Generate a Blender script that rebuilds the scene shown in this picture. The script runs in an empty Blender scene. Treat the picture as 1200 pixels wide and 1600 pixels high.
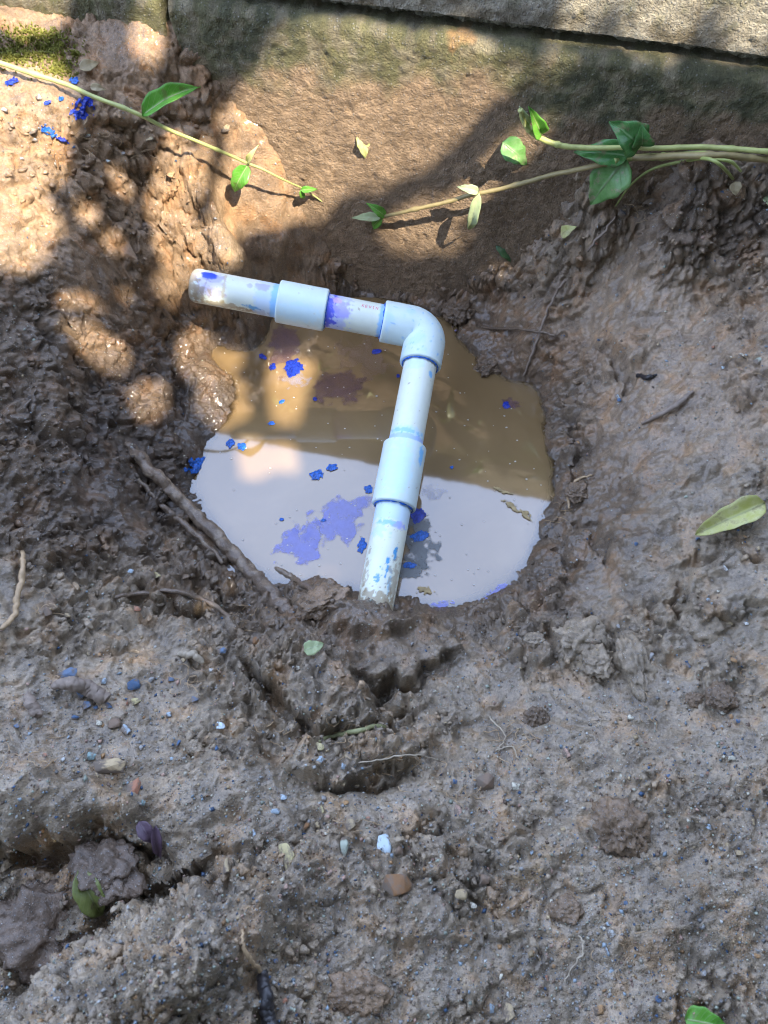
import bpy, math, random
import numpy as np
from mathutils import Vector

random.seed(7)
RNG = np.random.default_rng(7)
R = math.radians
SC = bpy.context.scene
COL = SC.collection

# ------------------------------------------------------------------ camera
PITCH = R(58.5)                       # looking down into the pit
CAM_H = 0.417                         # metres above the water
FPX = 1200.0                          # focal length in pixels of the 1200 x 1600 photograph
cam_d = bpy.data.cameras.new('camera')
cam = bpy.data.objects.new('camera', cam_d)
COL.objects.link(cam)
cam.location = (0, 0, CAM_H)
cam.rotation_euler = (math.pi / 2 - PITCH, 0, 0)
cam_d.sensor_fit = 'VERTICAL'
cam_d.sensor_height = 36.0
cam_d.lens = FPX / 1600 * 36.0
cam_d.clip_start = 0.01
cam_d.clip_end = 500
cam_d.dof.use_dof = True
cam_d.dof.focus_distance = 0.44
cam_d.dof.aperture_fstop = 18.0
SC.camera = cam

# ------------------------------------------------------------------ light
SUN_TO = Vector((0.36, -0.50, 0.80)).normalized()      # towards the sun: behind the camera, to the right
sun_el = math.asin(SUN_TO.z)
sun_az = math.atan2(SUN_TO.x, SUN_TO.y)
world = bpy.data.worlds.new('World')
SC.world = world
world.use_nodes = True
wn, wl = world.node_tree.nodes, world.node_tree.links
wn.clear()
sky = wn.new('ShaderNodeTexSky')
sky.sky_type = 'NISHITA'
sky.sun_disc = False
sky.sun_elevation = sun_el
sky.sun_rotation = sun_az
sky.air_density = 1.0
sky.dust_density = 2.0
sky.ozone_density = 1.0
# a thin, bright veil of cloud drifts over the whole blue sky
wtc = wn.new('ShaderNodeTexCoord')
cn = wn.new('ShaderNodeTexNoise'); cn.inputs['Scale'].default_value = 1.6; cn.inputs['Detail'].default_value = 5.0
wl.new(wtc.outputs['Generated'], cn.inputs['Vector'])
cr_ = wn.new('ShaderNodeMapRange')
for k_, v_ in (('From Min', .3), ('From Max', .7), ('To Min', .50), ('To Max', .80)): cr_.inputs[k_].default_value = v_
wl.new(cn.outputs['Fac'], cr_.inputs['Value'])
veil = wn.new('ShaderNodeMixRGB'); veil.inputs[2].default_value = (5.0, 6.3, 9.5, 1)
wl.new(cr_.outputs[0], veil.inputs[0])
bg = wn.new('ShaderNodeBackground')
bg.inputs['Strength'].default_value = 0.15
wo = wn.new('ShaderNodeOutputWorld')
wl.new(sky.outputs[0], veil.inputs[1])
wl.new(veil.outputs[0], bg.inputs['Color'])
wl.new(bg.outputs[0], wo.inputs['Surface'])
sun_l = bpy.data.lights.new('sun', 'SUN')
sun_l.energy = 3.6
sun_l.angle = R(0.53)
sun_l.color = (1.0, 0.90, 0.76)
sun = bpy.data.objects.new('sun', sun_l)
COL.objects.link(sun)
sun.rotation_euler = SUN_TO.to_track_quat('Z', 'Y').to_euler()
SC.view_settings.view_transform = 'Standard'
SC.view_settings.look = 'None'
SC.view_settings.gamma = 1.0
SC.view_settings.exposure = 2.05
SC.render.engine = 'CYCLES'
SC.cycles.use_denoising = True
SC.cycles.filter_width = 1.1
SC.cycles.sample_clamp_indirect = 6.0
SC.cycles.max_bounces = 5
SC.cycles.diffuse_bounces = 2
SC.cycles.transparent_max_bounces = 8

# ------------------------------------------------------------------ camera maths (for laying out by eye from the photograph)
SP, CP = math.sin(PITCH), math.cos(PITCH)
CAM = np.array([0, 0, CAM_H])
FW = np.array([0, CP, -SP]); UP = np.array([0, SP, CP])


def ray(px, py):
    return FW + np.array([1.0, 0, 0]) * (px - 600) / FPX - UP * (py - 800) / FPX


def at_z(px, py, z):
    r = ray(px, py)
    return CAM + r * ((z - CAM_H) / r[2])


def project(x, y, z):
    dz = z - CAM_H
    d = y * CP - dz * SP
    d = np.where(np.abs(d) < 1e-6, 1e-6, d)
    return 600 + FPX * x / d, 800 - FPX * (y * SP + dz * CP) / d


# ------------------------------------------------------------------ noise
_perm = {}


def _tab(seed):
    if seed not in _perm:
        g = np.random.default_rng(seed + 100)
        p = g.permutation(256)
        a = g.uniform(0, 2 * np.pi, 256)
        _perm[seed] = (np.concatenate([p, p, p]), np.cos(a), np.sin(a), g.random(256), g.random(256), g.random(256))
    return _perm[seed]


def perlin(x, y, seed=0):
    p, gx, gy = _tab(seed)[:3]
    xi = np.floor(x).astype(np.int64); yi = np.floor(y).astype(np.int64)
    xf = x - xi; yf = y - yi
    xi &= 255; yi &= 255
    u = xf * xf * xf * (xf * (xf * 6 - 15) + 10); v = yf * yf * yf * (yf * (yf * 6 - 15) + 10)

    def g(i, j, dx, dy):
        h = p[p[(xi + i) & 255] + ((yi + j) & 255)]
        return gx[h] * dx + gy[h] * dy
    a = g(0, 0, xf, yf); b = g(1, 0, xf - 1, yf); c = g(0, 1, xf, yf - 1); d = g(1, 1, xf - 1, yf - 1)
    return (a + (b - a) * u + (c - a) * v + (a - b - c + d) * u * v) * 1.5


def fbm(x, y, oct=4, seed=0, gain=0.5):
    s = 0; a = 1
    for o in range(oct):
        s = s + a * perlin(x * 2 ** o, y * 2 ** o, seed + o)
        a *= gain
    return s


def billow(x, y, oct=3, seed=0, gain=0.5):
    s = 0; a = 1
    for o in range(oct):
        s = s + a * (np.abs(perlin(x * 2 ** o, y * 2 ** o, seed + o)) * 2 - 0.5)
        a *= gain
    return s


def worley(x, y, seed=0):
    """distance to the nearest feature point, a random number for its cell"""
    p, _, _, rx, ry, rv = _tab(seed)
    xi = np.floor(x).astype(np.int64); yi = np.floor(y).astype(np.int64)
    best = np.full(x.shape, 9.0); val = np.zeros(x.shape)
    for i in (-1, 0, 1):
        for j in (-1, 0, 1):
            h = p[p[(xi + i) & 255] + ((yi + j) & 255)]
            d = np.hypot(xi + i + rx[h] - x, yi + j + ry[h] - y)
            m = d < best
            best = np.where(m, d, best); val = np.where(m, rv[h], val)
    return best, val


def perlin3(p, seed=0):
    pm_, _, _, r1, r2, r3 = _tab(seed)
    pi = np.floor(p).astype(np.int64); pf = p - pi; pi &= 255
    w = pf ** 3 * (pf * (pf * 6 - 15) + 10)
    out_ = 0
    for i in (0, 1):
        for j in (0, 1):
            for k in (0, 1):
                h = pm_[pm_[pm_[(pi[:, 0] + i) & 255] + ((pi[:, 1] + j) & 255)] + ((pi[:, 2] + k) & 255)]
                g = np.stack([r1[h] - .5, r2[h] - .5, r3[h] - .5], -1) * 2
                out_ = out_ + (g * (pf - np.array([i, j, k]))).sum(-1) * (w[:, 0] if i else 1 - w[:, 0]) * (w[:, 1] if j else 1 - w[:, 1]) * (w[:, 2] if k else 1 - w[:, 2])
    return out_ * 1.4


def fbm3(p, oct=4, seed=0, gain=.55):
    s_ = 0; a_ = 1
    for o in range(oct):
        s_ = s_ + a_ * perlin3(p * 2 ** o + o * 7.1, seed + o); a_ *= gain
    return s_


def worley3(p, seed=0):
    """nearest and second feature distance and a random number of the cell, searching the eight closest cells"""
    pm_, _, _, r1, r2, r3 = _tab(seed)
    pm_ = pm_.astype(np.int32); r1, r2, r3 = (q.astype(np.float32) for q in (r1, r2, r3))
    rv = np.roll(r1, 17)
    p = p.astype(np.float32); pi = np.floor(p).astype(np.int32); pf = p - pi
    st = np.where(pf > .5, 1, -1).astype(np.int32)
    f1 = np.full(len(p), 9, np.float32); f2 = f1.copy(); val = np.zeros(len(p), np.float32)
    for i in (0, 1):
        for j in (0, 1):
            for k in (0, 1):
                o = st * np.array([i, j, k], np.int32); c = pi + o
                h = pm_[pm_[pm_[c[:, 0] & 255] + (c[:, 1] & 255)] + (c[:, 2] & 255)]
                d = np.sqrt((o[:, 0] + r1[h] - pf[:, 0]) ** 2 + (o[:, 1] + r2[h] - pf[:, 1]) ** 2 + (o[:, 2] + r3[h] - pf[:, 2]) ** 2)
                m = d < f1
                f2 = np.where(m, f1, np.minimum(f2, d)); val = np.where(m, rv[h], val); f1 = np.where(m, d, f1)
    return f1, f2, val


def sstep(a, b, x):
    t = np.clip((x - a) / (b - a), 0, 1)
    return t * t * (3 - 2 * t)


# ------------------------------------------------------------------ mesh helpers
def mesh_np(name, verts, faces, mat=None, smooth=True):
    """verts (n,3), faces (m,k) numpy, or a list of lists"""
    me = bpy.data.meshes.new(name)
    verts = np.asarray(verts, dtype=np.float32)
    if isinstance(faces, np.ndarray):
        k = faces.shape[1]; m = faces.shape[0]
        me.vertices.add(len(verts)); me.vertices.foreach_set('co', verts.ravel())
        me.loops.add(m * k); me.loops.foreach_set('vertex_index', faces.astype(np.int32).ravel())
        me.polygons.add(m); me.polygons.foreach_set('loop_start', np.arange(0, m * k, k, dtype=np.int32))
        me.update(calc_edges=True)
    else:
        me.from_pydata([tuple(map(float, v)) for v in verts], [], faces)
        me.update()
    if smooth:
        me.polygons.foreach_set('use_smooth', np.ones(len(me.polygons), dtype=bool))
    if mat:
        me.materials.append(mat)
    return me


def link(name, me, parent=None, label=None, cat=None, group=None, kind=None):
    o = bpy.data.objects.new(name, me)
    COL.objects.link(o)
    if parent:
        o.parent = parent
    if label: o['label'] = label
    if cat: o['category'] = cat
    if group: o['group'] = group
    if kind: o['kind'] = kind
    return o


def grid_faces(nr, nc, wrap=False):
    i = np.arange(nr - 1)[:, None]; j = np.arange(nc if wrap else nc - 1)[None, :]
    j2 = (j + 1) % nc
    a = i * nc + j; b = i * nc + j2; c = (i + 1) * nc + j2; d = (i + 1) * nc + j
    return np.stack([a, b, c, d], -1).reshape(-1, 4)


def set_col(me, name, rgb):
    at = me.attributes.new(name, 'FLOAT_COLOR', 'POINT')
    n = len(rgb)
    a = np.ones((n, 4), dtype=np.float32); a[:, :3] = rgb
    at.data.foreach_set('color', a.ravel())


def set_val(me, name, v):
    at = me.attributes.new(name, 'FLOAT', 'POINT')
    at.data.foreach_set('value', np.asarray(v, dtype=np.float32).ravel())


def smooth_line(pts, n=8):
    """Catmull-Rom through pts"""
    p = [np.asarray(q, float) for q in pts]
    p = [2 * p[0] - p[1]] + p + [2 * p[-1] - p[-2]]
    out = []
    for i in range(1, len(p) - 2):
        for k in range(n):
            t = k / n
            a, b, c, d = p[i - 1], p[i], p[i + 1], p[i + 2]
            out.append(0.5 * (2 * b + (c - a) * t + (2 * a - 5 * b + 4 * c - d) * t * t + (3 * b - a - 3 * c + d) * t ** 3))
    out.append(p[-2])
    return np.array(out)


def tube(path, radii, seg=10, cap=True, rough=0.0, seed=0):
    """a tube along path; returns verts, faces(list)"""
    path = np.asarray(path, float); n = len(path)
    rad = np.interp(np.linspace(0, 1, n), np.linspace(0, 1, len(radii)), radii)
    g = np.random.default_rng(seed)
    T = np.gradient(path, axis=0); T /= np.linalg.norm(T, axis=1)[:, None] + 1e-12
    N = np.cross(T[0], [0.31, 0.2, 0.93]); N /= np.linalg.norm(N)
    vs = []
    for i in range(n):
        N = N - T[i] * (N @ T[i]); N /= np.linalg.norm(N)
        B = np.cross(T[i], N)
        a = np.arange(seg) * 2 * np.pi / seg
        r = rad[i] * (1 + rough * g.normal(size=seg))
        vs.append(path[i] + (np.cos(a) * r)[:, None] * N + (np.sin(a) * r)[:, None] * B)
    V = np.concatenate(vs)
    F = [tuple(q) for q in grid_faces(n, seg, True)]
    if cap:
        F.append(tuple(range(seg - 1, -1, -1))); F.append(tuple((n - 1) * seg + k for k in range(seg)))
    return V, F


# ------------------------------------------------------------------ materials
def new_mat(name):
    m = bpy.data.materials.new(name); m.use_nodes = True
    nt = m.node_tree; nt.nodes.clear()
    out = nt.nodes.new('ShaderNodeOutputMaterial')
    return m, nt.nodes, nt.links, out


def node(N, t, **kw):
    n = N.new(t)
    for k, v in kw.items():
        if k in ('operation', 'blend_type', 'data_type', 'noise_dimensions', 'feature', 'attribute_name', 'use_clamp', 'distance'):
            setattr(n, k, v)
        else:
            n.inputs[k.replace('_', ' ')].default_value = v
    return n


def ramp(N, stops):
    r = N.new('ShaderNodeValToRGB')
    e = r.color_ramp.elements
    while len(e) < len(stops): e.new(0.5)
    for el, (p, c) in zip(e, stops):
        el.position = p; el.color = (*c, 1) if len(c) == 3 else c
    return r


def earth_material(name, grain_amount=1.0, wet_rough=0.30, dry_rough=0.80, bump=0.0005, grain_scale=620.0, coat=0.42):
    """vertex colour 'tint' is the soil's own pigment, 'wet' its moisture; sand grains and fine relief are procedural"""
    m, N, L, out = new_mat(name)
    b = N.new('ShaderNodeBsdfPrincipled')
    tc = N.new('ShaderNodeTexCoord')
    col = node(N, 'ShaderNodeAttribute', attribute_name='tint')
    wet = node(N, 'ShaderNodeAttribute', attribute_name='wet')
    n1 = node(N, 'ShaderNodeTexNoise', Scale=95.0, Detail=6.0, Roughness=0.65)
    n2 = node(N, 'ShaderNodeTexNoise', Scale=520.0, Detail=4.0, Roughness=0.7)
    for n in (n1, n2): L.new(tc.outputs['Object'], n.inputs['Vector'])
    r1 = ramp(N, [(0.28, (0.62, 0.60, 0.58)), (0.52, (1, 1, 1)), (0.75, (1.32, 1.28, 1.25))])
    L.new(n1.outputs['Fac'], r1.inputs['Fac'])
    r2 = ramp(N, [(0.25, (0.68, 0.66, 0.64)), (0.5, (1, 1, 1)), (0.75, (1.35, 1.34, 1.32))])
    L.new(n2.outputs['Fac'], r2.inputs['Fac'])
    m1 = node(N, 'ShaderNodeMixRGB', blend_type='MULTIPLY', Fac=1.0)
    L.new(col.outputs['Color'], m1.inputs[1]); L.new(r1.outputs[0], m1.inputs[2])
    m2 = node(N, 'ShaderNodeMixRGB', blend_type='MULTIPLY', Fac=1.0)
    L.new(m1.outputs[0], m2.inputs[1]); L.new(r2.outputs[0], m2.inputs[2])
    # sand grains: a share of small cells takes a mineral colour of its own
    vo = node(N, 'ShaderNodeTexVoronoi', feature='F1', Scale=grain_scale, Randomness=1.0)
    L.new(tc.outputs['Object'], vo.inputs['Vector'])
    sep = N.new('ShaderNodeSeparateColor'); L.new(vo.outputs['Color'], sep.inputs[0])
    pick = node(N, 'ShaderNodeMath', operation='GREATER_THAN'); pick.inputs[1].default_value = 0.70
    L.new(sep.outputs[0], pick.inputs[0])
    near = node(N, 'ShaderNodeMapRange'); near.inputs['From Min'].default_value = 0.42; near.inputs['From Max'].default_value = 0.25
    L.new(vo.outputs['Distance'], near.inputs['Value'])
    gm = node(N, 'ShaderNodeMath', operation='MULTIPLY'); L.new(pick.outputs[0], gm.inputs[0]); L.new(near.outputs[0], gm.inputs[1])
    gs = node(N, 'ShaderNodeMath', operation='MULTIPLY'); L.new(gm.outputs[0], gs.inputs[0])
    ga = node(N, 'ShaderNodeAttribute', attribute_name='grain'); L.new(ga.outputs['Fac'], gs.inputs[1])
    gs2 = node(N, 'ShaderNodeMath', operation='MULTIPLY'); L.new(gs.outputs[0], gs2.inputs[0]); gs2.inputs[1].default_value = grain_amount
    gc = ramp(N, [(0.0, (0.40, 0.37, 0.33)), (0.2, (0.16, 0.15, 0.14)), (0.45, (0.50, 0.47, 0.42)), (0.62, (0.30, 0.21, 0.13)), (0.8, (0.24, 0.26, 0.28)), (1.0, (0.62, 0.60, 0.54))])
    L.new(sep.outputs[1], gc.inputs['Fac'])
    m3 = node(N, 'ShaderNodeMixRGB', blend_type='MIX')
    L.new(gs2.outputs[0], m3.inputs[0]); L.new(m2.outputs[0], m3.inputs[1]); L.new(gc.outputs[0], m3.inputs[2])
    L.new(m3.outputs[0], b.inputs['Base Color'])
    # roughness: wet mud is slick
    rn = node(N, 'ShaderNodeMath', operation='MULTIPLY_ADD'); L.new(n1.outputs['Fac'], rn.inputs[0]); rn.inputs[1].default_value = 0.9
    rn.inputs[2].default_value = -0.45
    wa = node(N, 'ShaderNodeMath', operation='ADD', use_clamp=True); L.new(wet.outputs['Fac'], wa.inputs[0]); L.new(rn.outputs[0], wa.inputs[1])
    rr = node(N, 'ShaderNodeMapRange'); rr.inputs['To Min'].default_value = dry_rough; rr.inputs['To Max'].default_value = wet_rough
    L.new(wa.outputs[0], rr.inputs['Value']); L.new(rr.outputs[0], b.inputs['Roughness'])
    b.inputs['Specular IOR Level'].default_value = 0.5
    cw = node(N, 'ShaderNodeMath', operation='MULTIPLY'); L.new(wa.outputs[0], cw.inputs[0]); cw.inputs[1].default_value = coat
    L.new(cw.outputs[0], b.inputs['Coat Weight']); b.inputs['Coat Roughness'].default_value = 0.14; b.inputs['Coat IOR'].default_value = 1.6
    bm = node(N, 'ShaderNodeBump', Strength=0.9, Distance=bump)
    n3 = node(N, 'ShaderNodeTexNoise', Scale=800.0, Detail=3.0, Roughness=0.7); L.new(tc.outputs['Object'], n3.inputs['Vector'])
    ad = node(N, 'ShaderNodeMath', operation='MULTIPLY_ADD'); L.new(gs2.outputs[0], ad.inputs[0]); ad.inputs[1].default_value = 0.8
    L.new(n3.outputs['Fac'], ad.inputs[2])
    L.new(ad.outputs[0], bm.inputs['Height']); L.new(bm.outputs[0], b.inputs['Normal'])
    L.new(b.outputs[0], out.inputs['Surface'])
    return m


def plain(name, color, rough=0.6, var=0.25, scale=300.0, bump=0.0003, spec=0.5, obj_color=False):
    m, N, L, out = new_mat(name)
    b = N.new('ShaderNodeBsdfPrincipled')
    tc = N.new('ShaderNodeTexCoord')
    n1 = node(N, 'ShaderNodeTexNoise', Scale=scale, Detail=5.0, Roughness=0.65)
    L.new(tc.outputs['Object'], n1.inputs['Vector'])
    r1 = ramp(N, [(0.25, (1 - var,) * 3), (0.5, (1, 1, 1)), (0.75, (1 + var,) * 3)])
    L.new(n1.outputs['Fac'], r1.inputs['Fac'])
    mx = node(N, 'ShaderNodeMixRGB', blend_type='MULTIPLY', Fac=1.0)
    if obj_color:
        oi = N.new('ShaderNodeObjectInfo'); L.new(oi.outputs['Color'], mx.inputs[1])
    else:
        mx.inputs[1].default_value = (*color, 1)
    L.new(r1.outputs[0], mx.inputs[2]); L.new(mx.outputs[0], b.inputs['Base Color'])
    b.inputs['Roughness'].default_value = rough
    b.inputs['Specular IOR Level'].default_value = spec
    bm = node(N, 'ShaderNodeBump', Strength=0.8, Distance=bump)
    L.new(n1.outputs['Fac'], bm.inputs['Height']); L.new(bm.outputs[0], b.inputs['Normal'])
    L.new(b.outputs[0], out.inputs['Surface'])
    return m


M_EARTH = earth_material('wet_earth', bump=0.0015, grain_scale=1250.0)
M_CLOD = earth_material('clod_earth', grain_amount=1.0, bump=0.0010, grain_scale=1250.0)
M_WALL = earth_material('cement_wall', grain_amount=0.8, wet_rough=0.6, dry_rough=0.92, bump=0.0030, grain_scale=650.0, coat=0.0)

# ================================================================== GROUND
WALL_M = -0.25


def wall_y(x):
    return 0.460 + WALL_M * x


# control points: where the photograph shows the surface, and how high above the water it lies there
CTRL = [
    # shoreline
    (378, 545, 0), (350, 600, 0), (338, 645, 0), (318, 700, 0), (300, 750, 0), (318, 800, 0), (352, 850, 0), (395, 893, 0), (440, 905, 0),
    (490, 922, 0), (540, 925, 0), (640, 940, 0), (690, 952, 0), (742, 938, 0), (792, 906, 0), (822, 878, 0), (836, 838, 0), (856, 790, 0),
    (866, 730, 0), (858, 665, 0), (842, 605, 0), (795, 592, 0), (765, 560, 0), (725, 530, 0), (690, 495, 0), (620, 468, 0), (540, 455, 0),
    (470, 470, 0), (420, 505, 0),
    # under water
    (450, 600, -.022), (600, 600, -.03), (760, 680, -.025), (450, 760, -.022), (600, 760, -.035), (740, 850, -.022), (560, 540, -.022), (500, 860, -.018),
    # near bank
    (585, 962, .016), (500, 965, .014), (680, 985, .014), (760, 975, .014), (430, 950, .013),
    (600, 1020, .026), (480, 1040, .032), (740, 1040, .028), (600, 1120, .034), (480, 1140, .040), (760, 1140, .036), (380, 1010, .034), (360, 1100, .042),
    (620, 1250, .045), (450, 1260, .048), (800, 1260, .045), (620, 1400, .052), (800, 1420, .050), (450, 1420, .058), (620, 1560, .055), (800, 1590, .050),
    (300, 1200, .052), (200, 1100, .052), (100, 1000, .060), (100, 1180, .060), (40, 1250, .070), (60, 1450, .035), (250, 1340, .045), (250, 1500, .085), (400, 1560, .075), (60, 1600, .070), (20, 1380, .045),
    (940, 1010, .034), (1000, 1150, .045), (1000, 1300, .050), (1000, 1500, .050), (1150, 1000, .052), (1150, 1200, .055), (1150, 1450, .055), (880, 940, .024),
    # right bank
    (900, 850, .024), (930, 750, .026), (905, 650, .022), (880, 560, .028), (830, 520, .026), (1000, 830, .040), (1020, 700, .048), (980, 600, .050), (940, 480, .056),
    (1150, 850, .058), (1150, 700, .072), (1150, 550, .088), (1060, 480, .080), (1000, 380, .090), (1130, 380, .112), (880, 430, .062), (830, 360, .075), (760, 440, .030), (720, 400, .040),
    (920, 300, .115), (1050, 280, .138), (1180, 260, .150), (870, 220, .135), (1000, 205, .152), (1150, 215, .152), (790, 300, .095), (740, 340, .068),
    # far bank under the wall
    (690, 450, .016), (620, 425, .018), (540, 415, .020), (470, 425, .022), (660, 380, .036), (560, 370, .036), (460, 370, .050), (400, 440, .024), (380, 390, .062),
    # left bank
    (350, 500, .016), (300, 560, .012), (310, 620, .008), (250, 620, .022), (270, 700, .016), (240, 540, .036), (290, 470, .036), (210, 460, .062), (340, 410, .066), (330, 340, .092), (420, 330, .072),
    (200, 640, .042), (170, 560, .058), (150, 480, .078), (200, 390, .088), (270, 290, .108), (240, 240, .128), (300, 220, .128), (180, 300, .118), (100, 400, .108), (60, 500, .095),
    (60, 620, .080), (120, 700, .060), (200, 720, .034), (240, 790, .026), (290, 840, .018), (340, 900, .016), (230, 880, .030), (300, 930, .028), (140, 820, .052), (50, 800, .072), (40, 900, .070), (180, 940, .046), (300, 980, .036),
    (100, 260, .142), (30, 330, .135), (30, 200, .160), (130, 170, .156), (200, 150, .152), (70, 100, .168), (150, 100, .164), (20, 90, .172), (230, 200, .140),
]
cp = np.array([at_z(*c) for c in CTRL])


def tps(r2):
    return 0.5 * r2 * np.log(r2 + 1e-12)


n = len(cp)
A = np.zeros((n + 3, n + 3))
d2 = ((cp[:, None, :2] - cp[None, :, :2]) ** 2).sum(-1)
A[:n, :n] = tps(d2) + np.eye(n) * 2e-5
A[:n, n] = 1; A[:n, n + 1:] = cp[:, :2]
A[n, :n] = 1; A[n + 1:, :n] = cp[:, :2].T
W = np.linalg.solve(A, np.concatenate([cp[:, 2], np.zeros(3)]))


def axis(lo, hi, step, far):
    core = np.arange(lo, hi, step)
    ext = []; d = step; s = 0
    while s < far:
        d *= 1.16; s += d; ext.append(s)
    ext = np.array(ext)
    return np.concatenate([lo - ext[::-1], core, core[-1] + ext])


AX = axis(-0.30, 0.30, 0.00077, 40.0)
AY = axis(-0.115, 0.505, 0.00077, 40.0)
X, Y = np.meshgrid(AX, AY)
sh = X.shape
Xc = np.clip(X, -0.34, 0.34); Yc = np.clip(Y, -0.16, 0.55)
# the smooth base: evaluated coarsely, then interpolated
ex = np.linspace(-0.34, 0.34, 171); ey = np.linspace(-0.16, 0.55, 179)
EX, EY = np.meshgrid(ex, ey)
base = np.full(EX.shape, W[n]) + W[n + 1] * EX + W[n + 2] * EY
for k in range(n):
    base += W[k] * tps((EX - cp[k, 0]) ** 2 + (EY - cp[k, 1]) ** 2)
base = np.clip(base, -0.04, 0.178)


def bil(ax, ay, G, x, y):
    i = np.clip(np.searchsorted(ax, x) - 1, 0, len(ax) - 2); j = np.clip(np.searchsorted(ay, y) - 1, 0, len(ay) - 2)
    fx = np.clip((x - ax[i]) / (ax[i + 1] - ax[i]), 0, 1); fy = np.clip((y - ay[j]) / (ay[j + 1] - ay[j]), 0, 1)
    return (G[j, i] * (1 - fx) + G[j, i + 1] * fx) * (1 - fy) + (G[j + 1, i] * (1 - fx) + G[j + 1, i + 1] * fx) * fy


Z = bil(ex, ey, base, Xc, Yc)
far = np.maximum(np.abs(X) - 0.30, np.maximum(-0.115 - Y, Y - 0.505))
Z = Z + (0.09 - Z) * sstep(0.02, 0.5, far)
U, V = project(X, Y, Z)
inside = far < 0.06
U = np.where(inside, U, -9999); V = np.where(inside, V, -9999)
MM = 1000.0
x_, y_ = X * MM, Y * MM
# warped picture coordinates, so that drawn outlines come out ragged
wu = fbm(x_ / 14, y_ / 14, 4, 40) * 14
wv = fbm(x_ / 14 + 50, y_ / 14, 4, 44) * 14
UW, VW = U + wu, V + wv


def ell(cx, cy, rx, ry, ang=0, u=None, v=None):
    u = UW if u is None else u; v = VW if v is None else v
    a = R(ang); c, s = math.cos(a), math.sin(a)
    dx, dy = u - cx, v - cy
    return np.hypot((dx * c + dy * s) / rx, (-dx * s + dy * c) / ry)


def polydist(pts, u=None, v=None):
    u = UW if u is None else u; v = VW if v is None else v
    best = np.full(u.shape, 1e9)
    tpos = np.zeros(u.shape); acc = 0
    for (ax, ay), (bx, by) in zip(pts[:-1], pts[1:]):
        lx, ly = bx - ax, by - ay; l2 = lx * lx + ly * ly
        t = np.clip(((u - ax) * lx + (v - ay) * ly) / l2, 0, 1)
        d = np.hypot(u - ax - t * lx, v - ay - t * ly)
        m = d < best
        best = np.where(m, d, best); tpos = np.where(m, acc + t, tpos); acc += 1
    return best, tpos / acc


def blob(cx, cy, rx, ry, ang=0, soft=0.25):
    return 1 - sstep(1 - soft, 1 + soft, ell(cx, cy, rx, ry, ang))


# --- larger forms seen in the photograph
for (cx, cy, rx, ry, ang, h, soft) in [
    # slabs lifted between the cracks below the pipe
    (490, 1080, 95, 62, 12, .012, .14), (640, 1025, 80, 42, -10, .011, .14), (555, 1182, 100, 42, -4, .012, .14), (430, 1010, 46, 26, 10, .005, .3),
    (500, 940, 52, 26, 10, .010, .35), (582, 978, 66, 26, 6, .017, .5), (268, 436, 34, 40, 0, .022, .6), (330, 1000, 70, 30, 15, .005, .4),
    # right: slabs and lumps
    (1135, 925, 85, 45, 2, .010, .18), (905, 1003, 50, 32, 20, .006, .3), (840, 930, 70, 30, -20, .005, .4), (1010, 820, 60, 28, -30, .005, .4),
    (1050, 740, 70, 32, -25, .006, .3), (760, 545, 46, 26, 40, .006, .4), (860, 560, 60, 40, 30, .005, .4), (950, 560, 60, 34, -30, .005, .35),
    (880, 690, 34, 26, 0, .004, .4), (1000, 500, 70, 60, 0, .006, .5),
    # bottom
    (250, 1510, 240, 80, -30, .022, .35), (80, 1270, 150, 52, -4, .016, .18), (300, 1250, 120, 50, -20, .006, .4), (480, 1380, 60, 40, 0, .004, .4), (660, 1420, 90, 50, 0, .004, .4), (860, 1330, 60, 30, -20, .003, .4), (760, 1310, 70, 34, 10, .004, .3),
    (700, 1260, 45, 24, 20, .004, .3), (1080, 1430, 110, 60, -10, .004, .4),
    # left bank lumps
    (215, 400, 40, 55, 10, .010, .4), (250, 460, 45, 48, 0, .008, .4), (140, 530, 75, 40, 40, .010, .4), (230, 625, 34, 34, 0, .008, .5), (320, 560, 46, 44, 0, .008, .5),
    (345, 635, 40, 40, 0, .005, .5), (120, 430, 60, 40, 0, .008, .5), (70, 560, 70, 40, 30, .008, .4), (100, 650, 60, 40, 30, .008, .4), (60, 740, 70, 36, 20, .007, .4), (150, 760, 60, 30, 30, .006, .4),
    (80, 850, 60, 34, 10, .008, .3), (230, 920, 60, 26, 10, .006, .4), (320, 900, 50, 24, 20, .006, .4), (170, 300, 70, 40, 20, .008, .4), (290, 250, 60, 40, 20, .009, .4), (340, 300, 50, 30, 40, .007, .4),
    (630, 400, 60, 22, 10, .008, .4), (760, 425, 40, 26, 30, .008, .4), (540, 430, 60, 18, 0, .006, .4), (420, 400, 40, 22, 0, .008, .4), (690, 420, 40, 20, 30, .006, .4),
    # the old footing soil on the left with a shelf of moss
    (80, 150, 150, 60, 15, .006, .35),
]:
    Z += h * blob(cx, cy, rx, ry, ang, soft)

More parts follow.
